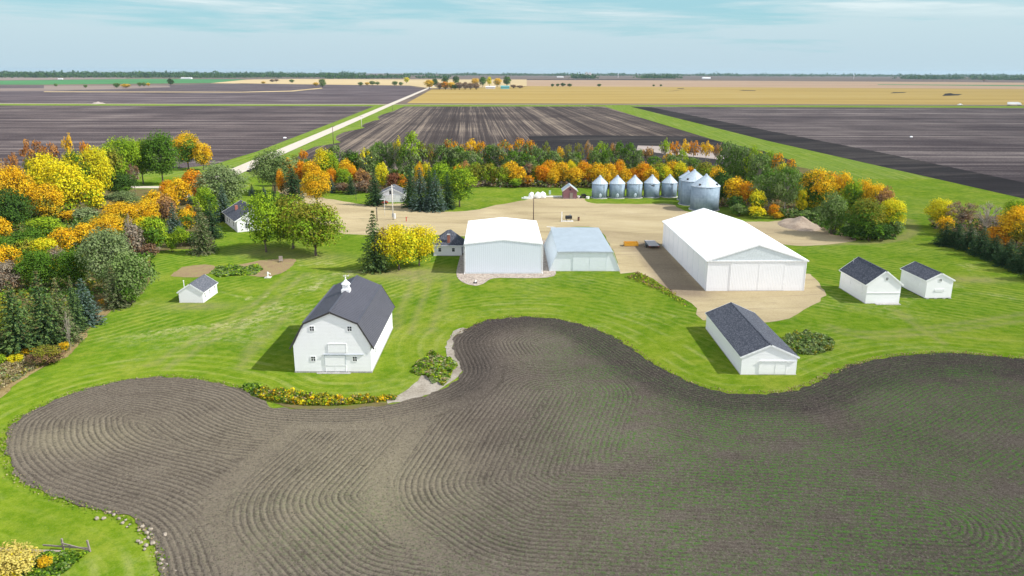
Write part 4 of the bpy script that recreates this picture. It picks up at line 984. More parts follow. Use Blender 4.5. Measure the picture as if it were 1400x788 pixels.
# slant walled shed
D = 25.0; e = thing('slant_walled_shed', 'blue grey metal shed with inward slanting side walls and low flat roof', 'shed', (15.12, 154.9), R(.55))
MB().prism([(-7.3,.1),(7.3,.1),(5.55,4.15),(0,4.22),(-5.55,4.15)], 0, D).build('wall', M['slant_metal'], e)
MB().box(-7.4, 7.4, -.05, D+.05, -.05, .1).build('foundation', M['concrete'], e)
q = MB(); q.slab((0,4.25), (-5.75,4.17), -.2, D+.2, .08); q.slab((0,4.25), (5.75,4.17), -.2, D+.2, .08); q.build('roof', M['pale_roof'], e)
q = MB(); q.box(-5.85, 5.85, -.26, -.2, 4.02, 4.26); q.build('front_fascia', M['grey_trim'], e)
q = MB()
for sx in (-1, 1): q.bar((sx*7.34, -.06, .1), (sx*5.72, -.06, 4.15), .14, .1)
q.build('corner_trim', M['gable_metal'], e)
d = door(e, 'front', 14, D, -2.4, 1.0, .12, 4.0, 'slant_metal', 'slant_metal', label='left sliding door leaf', lines=.07, name='sliding_door'); d = door(e, 'front', 14, D, 1.12, 4.4, .12, 4.0, 'slant_metal', 'slant_metal', label='right sliding door leaf', lines=.07, name='sliding_door')
q = MB(); q.tube([(-4.6, D+.25, 4.3), (-6.6, D+.6, 4.35)], .06, 6); q.build('roof_pipe', M['white_paint'], e)

# the big white pole shed
W, D = 18.7, 39.5
e, ro = gable('pole_shed', 'biggest white metal shed with bright white roof and grey front gable', 'shed', (46.1, 140.15), 1.25, W, D, 5.95, 8.95, 'white_metal', 'white_roof', .3, 'white_trim', 'concrete')
MB().prism([(-W/2+.12,5.98),(W/2-.12,5.98),(0,8.86)], -.045, -.003).build('gable_panel', M['gable_metal'], e)
q = MB(); q.box(-W/2, W/2, -.16, -.05, 5.80, 5.98); q.build('door_track', M['white_trim'], e)
for i, (a, c, lb) in enumerate(((-4.9, .35, 'left leaf of the sliding door'), (.42, 5.2, 'right leaf of the sliding door'))): door(e, 'front', W, D, a, c, .15, 5.78, 'white_metal', 'white_trim', label=lb, lines=.05, name='sliding_door')
q = MB(); q.box(5.28, 5.36, -.05, -.004, .15, 5.78); q.box(-W/2, -W/2+.12, -.05, -.004, .15, 5.8); q.box(W/2-.12, W/2, -.05, -.004, .15, 5.8); q.build('corner_trim', M['white_trim'], e)
q = MB()
for i in range(9): q.box(-W/2-.03, -W/2-.003, 2+i*4.4, 2.06+i*4.4, .15, 5.9)
q.build('wall_seam', M['gable_metal'], e)

# long shed with dark shingles by the field
W, D = 7.55, 19.8
e, ro = gable('long_shed', 'long white shed with dark shingle roof nearest the field edge', 'shed', (35.18, 98.25), .0, W, D, 2.62, 4.3, 'white_boards', 'dark_shingle', .2)
door(e, 'front', W, D, -1.3, 2.35, .15, 1.95, 'white_boards', 'white_trim', split=.9, label='wide sliding door', lines=.05); q = MB(); q.box(-1.35, 3.6, -.14, -.05, 2.02, 2.12); q.build('door_rail', M['white_trim'], e)
# granaries
W, D = 6.15, 10.6
e, ro = gable('granary', 'taller white granary with dark roof, left one of the two on the east lawn', 'granary', (66.5, 132.15), 1.8, W, D, 3.65, 6.0, 'white_boards', 'dark_shingle', .28, base='stone_wall', group='white granaries on the east lawn')
window(e, 'front', W, D, .3, 4.35, .42, .5); q = MB(); q.box(-W/2, W/2, -.07, -.003, 2.0, 2.1); q.build('belt_board', M['white_trim'], e)
door(e, 'left', W, D, 1.6, 4.6, 1.5, 2.9, 'white_boards', 'white_trim', label='upper side door', lines=.06); door(e, 'left', W, D, 6.3, 8.8, 2.0, 2.8, 'white_boards', 'white_trim', label='side hatch', lines=.06)
q = MB(); q.tube([(-1.2, D-.6, 5.1), (-1.2, D-.6, 5.95)], .05, 6); q.build('vent_pipe', M['steel'], ro)
q = MB(); q.box(-1.4, 3.0, -.9, -.08, -.02, .12); q.build('door_step', M['stone_wall'], e)
W, D = 4.9, 8.8
e, ro = gable('granary', 'smaller white granary raised on blocks, right one of the two on the east lawn', 'granary', (78.3, 135.5), 2.5, W, D, 3.5, 4.75, 'white_boards', 'dark_shingle', .22, base='pane_dark', group='white granaries on the east lawn')
window(e, 'front', W, D, .0, 3.3, .42, .48); door(e, 'front', W, D, -.7, .9, 1.35, 1.75, 'white_boards', 'white_trim', label='low front hatch', lines=.05); door(e, 'left', W, D, 2.2, 4.6, 1.5, 2.7, 'white_boards', 'white_trim', label='side door', lines=.05)
q = MB()
for x in (-2.3, -.8, .8, 1.9): q.box(x, x+.5, -.3, -.06, -.05, .2)
q.build('block', M['stone_wall'], e)

# far garage, house, red shed
e, ro = gable('garage', 'white garage with grey roof between dark spruces behind the utility pole', 'garage', (-38.2, 241.4), 1.0, 7.6, 8.0, 2.7, 4.5, 'house_siding', 'grey_shingle', .3)
d = door(e, 'front', 7.6, 8, -2.9, 2.9, .15, 2.35, 'white_paint', 'grey_trim', label='wide overhead garage door', lines=.07)
q = MB()
for k in range(1, 4): q.box(-2.9, 2.9, -.075, -.062, .15+k*.55, .18+k*.55)
q.build('door_groove', M['grey_trim'], d)
P0 = Vector(P(325,316.5)); P1 = Vector(P(313,307)); dv = (P1-P0); ang = math.atan2(dv.y, dv.x) - math.pi/2
e, ro = gable('farmhouse', 'white farmhouse with dark roof half hidden behind the fresh green tree', 'house', (P0.x + 4.6*math.cos(ang) - 1.0*math.sin(ang)*-1, P0.y + 4.6*math.sin(ang) - 1.5, 0), math.degrees(ang), 9.2, 15.5, 3.1, 5.7, 'house_siding', 'dark_shingle', .5)
for u in (9.2, 11.6, 4.0): window(e, 'left', 9.2, 15.5, u, .9, .9, 1.2, (1,2))
window(e, 'front', 9.2, 15.5, -2, .9, 1.2, 1.2); window(e, 'front', 9.2, 15.5, 2, .9, 1.2, 1.2)
q = MB(); q.box(-2.9, -2.2, 9.0, 9.7, 3.4, 5.5); q.build('chimney', M['brick'], ro)
e, ro = gable('tool_shed', 'little dark red shed with pale metal roof beside the leftmost small bin', 'shed', (18.85, 249.0), 1.0, 4.4, 5.0, 2.75, 4.4, 'red_boards', 'bin_roof_steel', .3, 'pale_pole', 'stone_wall')
door(e, 'front', 4.4, 5, -.1, .9, .12, 2.05, 'wood_grey', 'dark_trim', lines=.05); window(e, 'front', 4.4, 5, 0, 2.9, .4, .45, (1,1), 'dark_trim')

# ------------------------------------------------------------------ grain bins
def grain_bin(px_, py_, dia, he, hr, label, group, hatch=None, extra=None):
    e = thing('grain_bin', label, 'grain bin', P(px_, py_), R(rng.uniform(-6, 6)), group); r = dia/2
    q = MB(); q.lathe([(r+.35,-.05),(r+.35,.18)], 28); q.build('footing', M['concrete'], e)
    q = MB(); q.lathe([(r,.18),(r,he)], 32); q.build('wall', M['galvanised'], e, True)
    for p in e.children[-1].data.polygons:
        if len(p.vertices) > 4: p.use_smooth = False
    q = MB(); q.lathe([(r+.12,he-.02),(r+.12,he+.04),(.32,hr-.12),(.32,hr)], 32)
    for k in range(24):
        a = k*2*math.pi/24; q.bar(((r+.1)*math.cos(a),(r+.1)*math.sin(a),he+.06), (.34*math.cos(a),.34*math.sin(a),hr-.08), .06, .05)
    rf = q.build('roof', M['bin_roof_steel'], e); q = MB(); q.lathe([(.36,hr),(.36,hr+.14),(.1,hr+.26)], 12); q.build('roof_cap', M['bin_roof_steel'], rf)
    q = MB(); k = -math.pi/2 + (hatch or 0)
    c, s_ = math.cos(k), math.sin(k); tv = Vector((-s_, c, 0)); cv = Vector((c*(r+.02), s_*(r+.02), 0))
    for sgn in (-1, 1): q.bar(cv+tv*(.22*sgn)+Vector((0,0,.3)), cv+tv*(.22*sgn)+Vector((0,0,he)), .04)
    for z in range(int(he/.4)): q.bar(cv+tv*-.22+Vector((0,0,.4+z*.4)), cv+tv*.22+Vector((0,0,.4+z*.4)), .03)
    q.build('ladder', M['steel'], e)
    if extra == 'hatch':
        q = MB(); q.ball((0, -r*1.0, 1.15), .55, (.8,.25,1.2)); q.build('door', M['bin_roof_steel'], e)
    if extra == 'label':
        q = MB(); q.box(-.55, .55, -r-.06, -r+.25, he-.75, he-.45); q.build('name_plate', M['dark_trim'], e)
    if extra == 'vents':
        for a in (-2.3, -.75, .35):
            q = MB(); rr = r*.86; z = he+(hr-he)*.14+.05; q.box(rr*math.cos(a)-.28, rr*math.cos(a)+.28, rr*math.sin(a)-.28, rr*math.sin(a)+.28, z-.1, z+.45); q.build('roof_vent', M['dark_trim'], rf)
    return e
gs = 'small grain bins in a row'; gl = 'large grain bins behind the big shed'
grain_bin(819.5, 270.6, 5.1, 4.75, 7.2, 'leftmost small galvanised grain bin, next to the red shed', gs, .5, 'hatch')
grain_bin(843.2, 270.4, 5.1, 4.75, 7.2, 'small galvanised grain bin second from the red shed', gs, .4, 'hatch')
grain_bin(866.8, 270.2, 5.1, 4.75, 7.2, 'small galvanised grain bin in the middle of the row of five', gs, .5, 'hatch')
grain_bin(890.5, 269.6, 5.1, 4.75, 7.2, 'fourth small grain bin from the red shed, with a dark plate at its eave', gs, 1.2, 'label')
grain_bin(914.4, 269.2, 5.1, 4.75, 7.2, 'rightmost small galvanised grain bin, next to the large bins', gs, 0.1)
grain_bin(962.5, 286.6, 8.5, 7.2, 10.5, 'large galvanised grain bin nearest the big white shed', gl, 1.1, 'vents')
grain_bin(946.5, 279.3, 8.2, 7.5, 10.7, 'large galvanised grain bin in the middle of the three large ones', gl, -1.3, 'vents')
grain_bin(938.5, 273.3, 5.6, 7.2, 9.2, 'mostly hidden grain bin at the back of the three large ones', gl, -1.0)

# ------------------------------------------------------------------ poles, tanks, machines and other things in the yard
def pole(name, label, cat, px_, py_, top, r0, mat, arms=None, group=None):
    e = thing(name, label, cat, P(px_, py_), 0, group); h = height(px_, py_, top); MB().tube([(0,0,-.1),(0,0,h*.6),(0,0,h)], [r0, r0*.85, r0*.7], 8).build('pole', M[mat], e, True); return e, h
e, h = pole('yard_light', 'brown yard light pole with a white lamp behind the machine shed', 'light pole', 729.3, 301, 263.5, .14, 'pole_wood')
q = MB(); q.tube([(0,0,h-.35),(-.25,-.35,h-.1),(-.35,-.8,h-.05)], .04, 6); a = q.build('lamp_arm', M['steel'], e); q = MB(); q.lathe([(.28,h-.32),(.34,h-.12),(.2,h+.12),(.08,h+.2)], 10, (-.35,-.85)); q.build('lamp', M['white_paint'], a)
e, h = pole('utility_pole', 'pale utility pole with transformer and meter in front of the garage', 'utility pole', 537.5, 301, 253, .17, 'pale_pole')
q = MB(); q.lathe([(.0,h-2.6),(.28,h-2.6),(.28,h-1.65),(.1,h-1.55)], 12, (-.48,-.1)); q.build('transformer', M['black_paint'], e)
q = MB(); q.bar((-.8,0,h-.5),(.8,0,h-.5), .1); ca = q.build('crossarm', M['pale_pole'], e)
q = MB(); q.box(-.25,.25,-.32,-.15,.9,1.9); q.build('meter_box', M['steel'], e)
q = MB(); q.box(.3,.75,-.3,.15,.4,1.8); q.build('cabinet', M['white_paint'], e)
e, h = pole('post', 'black post top showing above the lawn spruce', 'post', 515.6, 303, 284.5, .13, 'black_paint'); q = MB(); q.box(-.2,.2,-.2,.2,h-.1,h+.1); q.build('post_cap', M['black_paint'], e)
e, h = pole('flagpole', 'thin white flagpole left of the utility pole', 'flagpole', 526.3, 296, 273, .05, 'white_paint'); q = MB(); q.ball((0,0,h+.08), .1); q.build('finial', M['white_paint'], e)
e = thing('gooseneck_pole', 'thin dark gooseneck pole on the lawn right of the lone small spruce', 'pole', P(487, 275)); h = height(487, 275, 242)
MB().tube([(0,0,-.1),(0,0,h*.62),(-.25,0,h*.78),(-.9,0,h*.92),(-2.1,0,h)], [.07,.06,.05,.045,.04], 6).build('pole', M['dark_trim'], e); q = MB(); q.lathe([(.2,h-.2),(.16,h-.02),(.05,h+.05)], 8, (-2.15,0)); q.build('lamp', M['dark_trim'], e)
for i, (bx, by, tp, lb) in enumerate(((456, 197.5, 172.5, 'nearest of the power poles along the gravel road'), (494.5, 174.5, 159, 'second power pole up the gravel road'), (536.8, 151.5, 143.5, 'far power pole near the crossroads'))):
    e, h = pole('power_pole', lb, 'power pole', bx, by, tp, .2, 'pole_wood' if i != 1 else 'pale_pole', group='power poles along the gravel road'); q = MB(); q.bar((-1.1,0,h-.4),(1.1,0,h-.4), .14); q.build('crossarm', M['pole_wood'], e)

for i, (bx, by, d_, lb) in enumerate(((726.6, 271.9, 2.0, 'leftmost of the three white wrapped bales by the lawn'), (735.2, 271.6, 2.0, 'middle one of the three white wrapped bales by the lawn'), (741.9, 271.2, 2.3, 'rightmost and tallest of the three white wrapped bales by the lawn'))):
    e = thing('wrapped_bale', lb, 'bale', P(bx, by), R(30*i), 'white wrapped bales'); r = d_/2
    MB().lathe([(r*.55,-.03),(r*.95,.15),(r,.6),(r*.97,1.2),(r*.75,1.75),(r*.3,2.05),(.05,2.1)], 14).build('wrapping', M['white_paint'], e, True)
    q = MB(); q.ball((0,0,2.1), .16); q.build('tied_end', M['white_paint'], e)
q = MB(); q.box(-5.8, 5.8, -1.3, 1.3, 0, .16); o = q.build('concrete_slab', M['pale_pole'], None); o.location = (*P(757, 269.2), 0); tag(o, 'pale concrete slab between the wrapped bales and the red shed', 'slab')
q = MB(); q.box(-1.5,1.2,-.5,.5,0,.7); q.box(-2.2,-1.3,-.2,.4,0,.45); o = q.build('pallet_stack', M['white_paint']); o.location = (*P(722.5, 272.2), 0); tag(o, 'low white sheet stack left of the wrapped bales', 'stack')
e = thing('utility_box', 'pale green utility box on a stand by the lawn right of the bales', 'utility box', P(751.7, 268.6)); q = MB(); q.box(-.35,.35,-.25,.25,.7,1.9); q.build('box', M['green_paint'], e); q = MB(); q.tube([(0,0,-.05),(0,0,.7)], .09, 8); q.build('stand', M['steel'], e)
e = thing('farm_implement', 'dark junked farm implement between the red shed and the leftmost bin', 'implement', P(797.5, 271.0), R(20))
q = MB(); q.bar((-1.5,0,.6),(1.6,0,.8), .16); q.bar((-1.2,-.8,.55),(-1.2,.8,.55), .14); q.bar((.9,-.7,.6),(.9,.7,.6), .12); q.bar((0,0,.7),(.4,.1,1.5), .1); q.build('frame', M['rust_brown'], e)
for x, y in ((-1.2,-.8),(-1.2,.8),(.9,0)):
    q = MB(); q.tube([(x,y-.1,.45),(x,y+.1,.45)], .45, 12); q.build('wheel', M['tyre'], e)
q = MB(); q.box(-.6,.7,-.5,.5,.85,1.3); q.build('hopper', M['black_paint'], e)
for bx, by, lb in ((791.5, 271.3, 'white round feed tub right of the red shed'), (803.5, 272, 'pale feed tub beside the leftmost small bin')):
    q = MB(); q.lathe([(.5,-.02),(.55,.3),(.6,.75),(.55,.78),(.5,.35)], 12); o = q.build('feed_tub', M['white_paint']); o.location = (*P(bx, by), 0); tag(o, lb, 'tub')
# fuel stand
q = MB(); q.box(-1.4,1.5,-.35,.35,0,.22); o = q.build('concrete_slab', M['white_paint']); o.location = (*P(776.3, 303.2), 0); tag(o, 'low white concrete slab under the black fuel tank', 'slab')
q = MB(); q.box(-.12,.12,-.12,.12,0,2.75); q.box(-.2,.2,-.2,.2,0,.25); o = q.build('bollard_post', M['white_paint']); o.location = (*P(768, 303.6), 0); tag(o, 'tall white post at the left end of the fuel tank slab', 'post')
e = thing('fuel_tank', 'black fuel tank on short legs on the white slab in the yard', 'fuel tank', (*P(777.3, 302.9), .22))
q = MB(); q.tube([(-.95,.0,.95),(-.9,0,.95),(.9,0,.95),(.95,0,.95)], [.3,.5,.5,.3], 14); q.build('tank', M['black_paint'], e, False)
for x in (-.6,.6):
    for y in (-.3,.3): q = MB(); q.bar((x,y*1.3,0),(x,y*.8,.7), .08); q.build('leg', M['black_paint'], e)
q = MB(); q.box(.2,.6,-.2,.2,1.44,1.7); q.build('pump', M['steel'], e)
e = thing('drum', 'dark upright drum standing alone right of the fuel tank', 'drum', P(791, 302.2)); q = MB(); q.lathe([(.3,0),(.3,.3),(.32,.32),(.3,.34),(.3,.6),(.32,.62),(.3,.64),(.3,1.05)], 16); q.build('body', M['rust_brown'], e); q = MB(); q.lathe([(.32,1.05),(.32,1.1)], 16); q.build('lid', M['black_paint'], e)
# hay trailer
c0, c1 = Vector(P(886, 331.8)), Vector(P(896, 344)); md = (c0+c1)/2; dv = c1-c0; an = math.atan2(dv.y, dv.x)
e = thing('flatbed_trailer', 'grey flatbed trailer with black wheels parked beside the big shed', 'trailer', md, an); Lh = 3.1
q = MB(); q.box(-Lh, Lh, -1.2, 1.2, .82, .95); q.build('deck', M['deck_grey'], e)
q = MB(); q.box(-Lh-.05, Lh+.05, -1.28, -1.2, .72, .9); q.box(-Lh-.05, Lh+.05, 1.2, 1.28, .72, .9); q.box(-Lh-.08, -Lh, -1.2, 1.2, .72, .9); q.box(Lh, Lh+.08, -1.2, 1.2, .72, .9); q.build('frame', M['black_paint'], e)
q = MB(); q.bar((-Lh,-.8,.7),(-Lh-1.5,0,.6), .12); q.bar((-Lh,.8,.7),(-Lh-1.5,0,.6), .12); q.bar((-Lh-1.5,0,0),(-Lh-1.5,0,.7), .1); q.build('tongue', M['black_paint'], e)
for x in (-.1, .95):
    for s_ in (-1, 1):
        q = MB(); q.tube([(x,s_*1.32,.38),(x,s_*1.55,.38)], .38, 14); wl = q.build('wheel', M['tyre'], e); q = MB(); q.tube([(x,s_*1.54,.38),(x,s_*1.57,.38)], .2, 10); q.build('rim', M['steel'], wl)
for s_ in (-1, 1): q = MB(); q.box(-.65,1.5,min(s_*1.29,s_*1.6),max(s_*1.29,s_*1.6),.8,.86); q.build('fender', M['black_paint'], e)
for s_ in (-1, 1): q = MB(); q.box(Lh+.08,Lh+.12,s_*1.0-.12,s_*1.0+.12,.74,.86); q.build('tail_light', M['red_paint'], e)
# yellow wagon box
e = thing('feed_bunk', 'yellow orange open wagon box on skids between the slant walled shed and the trailer', 'wagon box', P(862.5, 336.6), R(1))
q = MB(); q.box(-1.65,1.65,-.75,-.68,.15,.95); q.box(-1.65,1.65,.68,.75,.15,1.0); q.box(-1.65,-1.58,-.68,.68,.15,.95); q.box(1.58,1.65,-.68,.68,.15,.95); q.box(-1.58,1.58,-.68,.68,.15,.3); q.build('box', M['yellow_paint'], e)
for y in (-.6,.5): q = MB(); q.box(-1.8,1.8,y,y+.12,0,.15); q.build('skid', M['wood_grey'], e)
q = MB(); q.bar((-1.75,-.8,.12),(-2.3,-.8,.12), .07); q.bar((-1.75,.6,.12),(-2.3,-.8,.12), .07); q.build('hitch', M['wood_grey'], e)
# hydrant, car, wellhead, stump, drain
e = thing('hydrant', 'small red yard hydrant near the utility pole', 'hydrant', P(555.5, 303.2)); q = MB(); q.tube([(0,0,0),(0,0,1.1)], .11, 8); q.ball((0,0,1.15), .18); q.build('standpipe', M['red_paint'], e); q = MB(); q.bar((0,0,1.1),(.5,0,1.35), .07); q.build('handle', M['red_paint'], e)
e = thing('car', 'small red car with white roof parked left of the garage door', 'car', P(521.5, 279.3), R(28))
MB().prism([(-1.9,.35),(1.95,.35),(2.0,.75),(1.2,.92),(-1.85,.98),(-1.95,.7)], -.8, .8).build('body', M['red_paint'], e); q = MB(); q.prism([(-1.6,.97),(.95,.93),(.45,1.42),(-1.3,1.45)], -.7, .7); cb = q.build('cabin', M['pane_dark'], e); q = MB(); q.box(-1.3,.45,-.68,.68,1.45,1.5); q.build('roof', M['white_paint'], cb)
for x in (-1.2,1.25):
    for s_ in (-1,1): q = MB(); q.tube([(x,s_*.68,.34),(x,s_*.86,.34)], .34, 12); q.build('wheel', M['tyre'], e)
for s_ in (-1,1): q = MB(); q.box(1.96,2.02,s_*.55-.14,s_*.55+.14,.6,.74); q.build('headlight', M['white_paint'], e)
e = thing('hand_pump', 'white and grey hand pump on a concrete base on the west lawn', 'pump', P(366.5, 380)); q = MB(); q.box(-.6,.6,-.6,.6,0,.16); q.build('base', M['concrete'], e); q = MB(); q.tube([(0,0,.1),(0,0,1.2)], .16, 8); q.tube([(0,0,.95),(.5,-.1,.9),(.55,-.1,.7)], .08, 6); q.build('pump_body', M['white_paint'], e); q = MB(); q.bar((-.05,0,1.2),(-.8,.2,.75), .07); q.build('handle', M['steel'], e)
e = thing('wooden_chair', 'brown wooden lawn chair on the bare garden soil', 'chair', P(384.3, 358.8), R(20)); q = MB(); q.box(-.4,.4,-.4,.4,.4,.48); q.build('seat', M['wood_grey'], e); q = MB(); q.box(-.4,.4,.36,.44,.48,1.3); q.build('backrest', M['wood_grey'], e)
for x in (-.35,.35):
    for y in (-.35,.35): q = MB(); q.bar((x,y,0),(x,y,.42), .08); q.build('leg', M['wood_grey'], e)
e = thing('drain_pipe', 'white drain pipe with black outlet lying on the pebble bed', 'pipe', P(649.8, 387.5)); q = MB(); q.tube([(.05,1.9,.12),(0,0,.12)], .09, 8); q.build('pipe', M['white_paint'], e); q = MB(); q.tube([(-.4,-.25,.14),(.4,-.25,.14)], .16, 8); q.build('outlet', M['black_paint'], e)
# old fence at the lower left and a fallen log along it
a, b_ = Vector(P(87, 752.5)), Vector(P(123.5, 755)); e = thing('wooden_fence', 'short weathered wooden fence with two posts at the lower left', 'fence', (a+b_)/2, math.atan2((b_-a).y, (b_-a).x)); L = (b_-a).length
for sx, tl in ((-1, .0), (1, -.12)): q = MB(); q.bar((sx*L/2,0,-.1),(sx*L/2+tl,0,1.15), .13); q.build('post', M['wood_grey'], e)
q = MB(); q.bar((-L/2,-.08,.75),(L/2,-.08,.22), .07, .12); q.bar((-L/2-1.8,-.06,.42),(L/2,-.06,.4), .06, .14); q.build('rail', M['wood_grey'], e)
q = MB(); lp = [(*P(x, y), .12) for x, y in ((-30,752.5),(10,754),(40,755.5),(84,755.5))]; q.tube(lp, [.2,.18,.16,.1], 7); o = q.build('fallen_log', M['wood_grey'], None, True); tag(o, 'long grey fallen log lying left of the weathered fence', 'log')

# stones cleared to the field margin
protos = []
for k in range(4): q = MB(); q.ball((0,0,.25), .5, (1,.75,.62), 9, .14); o = q.build('fieldstone', M['fieldstone']); o.location = (0,0,-50); protos.append(o)
st = [(150,702),(156,706),(163,711),(168,717),(174,722),(178,719),(190,727),(197,727),(201,731),(207,733),(226,733),(203,737),(198,739),(189,742),(193,744),(198,753),(200,748),(214,757),(218,760),(221,768),(220,773),(228,773),(224,779),(133,711),(142,711),(240,782),(209,745),(206,726),(172,713),(195,722)]
for i, (x, y) in enumerate(st):
    o = protos[i % 4] if i < 4 else protos[i % 4].copy()
    if i >= 4: C.objects.link(o)
    s_ = rng.uniform(.2, .5); o.scale = (s_, s_, s_); o.location = (*P(x, y), .06); o.rotation_euler = (0, 0, rng.uniform(0, 6)); tag(o, 'pale fieldstone lying along the field edge at the lower left', 'stone', 'fieldstones along the field edge')

# mound of spoil at the edge of the dirt area
def mound(name, label, cat, pts, hts, mat, kind=None):
    q = [P(*p) for p in pts]; cx, cy = np.mean(q, axis=0); n = 30; v = []; f = []
    x = np.array([p[0] for p in q]); y = np.array([p[1] for p in q]); wx, wy = (x.max()-x.min())/2, (y.max()-y.min())/2; m = 12
    for i in range(m+1):
        rr = i/m
        for k in range(n):
            a = k*2*math.pi/n; X, Y = rr*wx*math.cos(a), rr*wy*math.sin(a)
            z = hts*(1-rr**1.6)*(1+.35*math.sin(X*.9+1)*math.cos(Y*.7)) + rng.normal(0, .06)*(1-rr) + (.05 if i < m else -.05); v.append((X, Y, z))
    for i in range(m):
        for k in range(n): f.append((i*n+k, (i+1)*n+k, (i+1)*n+(k+1)%n, i*n+(k+1)%n))
    b = MB(); b.add(v, f); o = b.build(name, mat, None, True); o.location = (cx, cy, .05); tag(o, label, cat, None, kind); return o
mound('spoil_mound', 'pale brown soil mound at the foot of the right clump of trees', 'mound', [(1062,307),(1124,311),(1090,302),(1096,317)], 1.9, M['mound_soil'])
# far things
e = thing('truck', 'white semi truck with long trailer on the far road at right', 'truck', P(1386, 144.3), R(0)); q = MB(); q.box(-8,5.2,-1.3,1.3,1.2,4.1); q.build('trailer', M['white_paint'], e); q = MB(); q.prism([(5.6,.9),(9.0,.9),(9.0,2.0),(8.0,2.2),(7.6,3.4),(5.6,3.6)], -1.2, 1.2); q.build('cab', M['white_paint'], e)
for x in (-7,-5.8,5.9,8.4):
    for s_ in (-1,1): q = MB(); q.tube([(x,s_*1.0,.5),(x,s_*1.3,.5)], .5, 10); q.build('wheel', M['tyre'], e)
e = thing('pickup_truck', 'small white pickup on the far road left of the semi truck', 'pickup', P(1312.5, 144.0), R(0)); q = MB(); q.prism([(-2.7,.5),(2.7,.5),(2.7,1.1),(1.4,1.2),(.9,1.9),(-.6,1.9),(-.8,1.25),(-2.7,1.25)], -.9, .9); q.build('body', M['white_paint'], e)
for x in (-1.7,1.7):
    for s_ in (-1,1): q = MB(); q.tube([(x,s_*.75,.4),(x,s_*.95,.4)], .4, 10); q.build('wheel', M['tyre'], e)
mound('straw_mound', 'pale rounded straw heap beside the far left road', 'mound', [(126,142.3),(142,142.3),(134,141.7),(134,142.8)], 2.0, M['pale_straw'])
for x, y, lb in ((1245.7, 188.6, 'white bag lying in the right ploughed field'), (389.3, 190, 'white bag lying in the left ploughed field near the road')):
    q = MB(); q.ball((0,0,.5), .9, (1.2,.8,.6), 10, .1); o = q.build('plastic_bag', M['white_paint']); o.location = (*P(x, y), .05); tag(o, lb, 'bag')
e = thing('culvert_marker', 'small white road marker by the bend of the gravel road', 'marker', P(339.6, 231.2)); q = MB(); q.box(-.5,.5,-.05,.05,.5,1.3); q.build('plate', M['white_paint'], e); q = MB(); q.bar((0,0,0),(0,0,.5), .1); q.build('stand', M['steel'], e)
e = thing('mailbox', 'black mailbox beside the driveway entrance', 'mailbox', P(341, 238.6)); q = MB(); q.prism([(-.9,1.0),(.9,1.0),(.9,1.5),(.5,1.8),(-.5,1.8),(-.9,1.5)], -.5, .5); q.build('box', M['black_paint'], e); q = MB(); q.bar((0,0,0),(0,0,1.0), .15); q.build('post', M['wood_grey'], e)
def far_building(name, label, cat, px_, py_, wpx, hpx, mat, roof, ridge=.35):
    m = mpp(px_, py_); W = wpx*m; h = hpx*m; D = W*.4; e = thing(name, label, cat, P(px_, py_), 0)
    MB().prism([(-W/2,0),(W/2,0),(W/2,h),(-W/2,h)], 0, D).build('wall', M[mat], e)
    q = MB(); q.add([(-W/2-.5,-.5,h),(W/2+.5,-.5,h),(W/2+.5,D+.5,h),(-W/2-.5,D+.5,h),(-W/2,D/2,h*(1+ridge)),(W/2,D/2,h*(1+ridge))], [(0,1,5,4),(2,3,4,5),(1,2,5),(3,0,4),(3,2,1,0)]); q.build('roof', M[roof], e)
far_building('barn', 'long low white barn at the far green field edge', 'barn', 254, 108, 14, 1.3, 'white_paint', 'white_roof'); far_building('barn', 'far white barn on the right of the horizon', 'barn', 966, 108, 11, 1.6, 'white_paint', 'white_roof')
far_building('barn', 'white and blue machine hall of the distant farm beyond the crossroads', 'barn', 670.5, 121.6, 13, 2.6, 'far_wall', 'white_roof'); far_building('barn', 'teal metal hall of the distant farm beyond the crossroads', 'barn', 690.5, 121.8, 12, 3.2, 'teal_metal', 'teal_metal')
far_building('barn', 'tiny pale shed on the far left horizon', 'barn', 82, 108.8, 6, 1.0, 'white_paint', 'white_roof'); far_building('shed', 'low pale shed on the horizon left of the grain elevator', 'shed', 766, 106.2, 9, 1.0, 'white_paint', 'white_roof')
e = thing('grain_elevator', 'mauve grey concrete grain elevator on the horizon', 'grain elevator', P(804, 107.6)); m = mpp(804, 107.6)
for k in range(4):
    q = MB(); q.lathe([(1.1*m,0),(1.1*m,7*m)], 12, ((k-1.5)*2.1*m, 0)); q.build('silo', M['far_wall'], e)
q = MB(); q.box(-3.8*m,-1.0*m,-.8*m,.8*m,7*m,8.6*m); q.box(1.0*m,3.6*m,-.8*m,.8*m,7*m,8.0*m); q.build('headhouse', M['far_wall'], e)
e = thing('water_tower', 'tiny water tower on the horizon right of the grain elevator', 'tower', P(845, 106.5)); m = mpp(845, 106.5); q = MB(); q.tube([(0,0,0),(0,0,4*m)], .3*m, 8); q.build('stem', M['far_wall'], e); q = MB(); q.ball((0,0,4.4*m), .9*m, (1,1,.8)); q.build('tank', M['far_wall'], e)
e = thing('water_tower', 'tiny water tower on the horizon at right', 'tower', P(1167, 108.5)); m = mpp(1167, 108.5); q = MB(); q.tube([(0,0,0),(0,0,4.6*m)], .3*m, 8); q.build('stem', M['far_wall'], e); q = MB(); q.ball((0,0,5*m), .8*m, (1,1,.8)); q.build('tank', M['far_wall'], e)

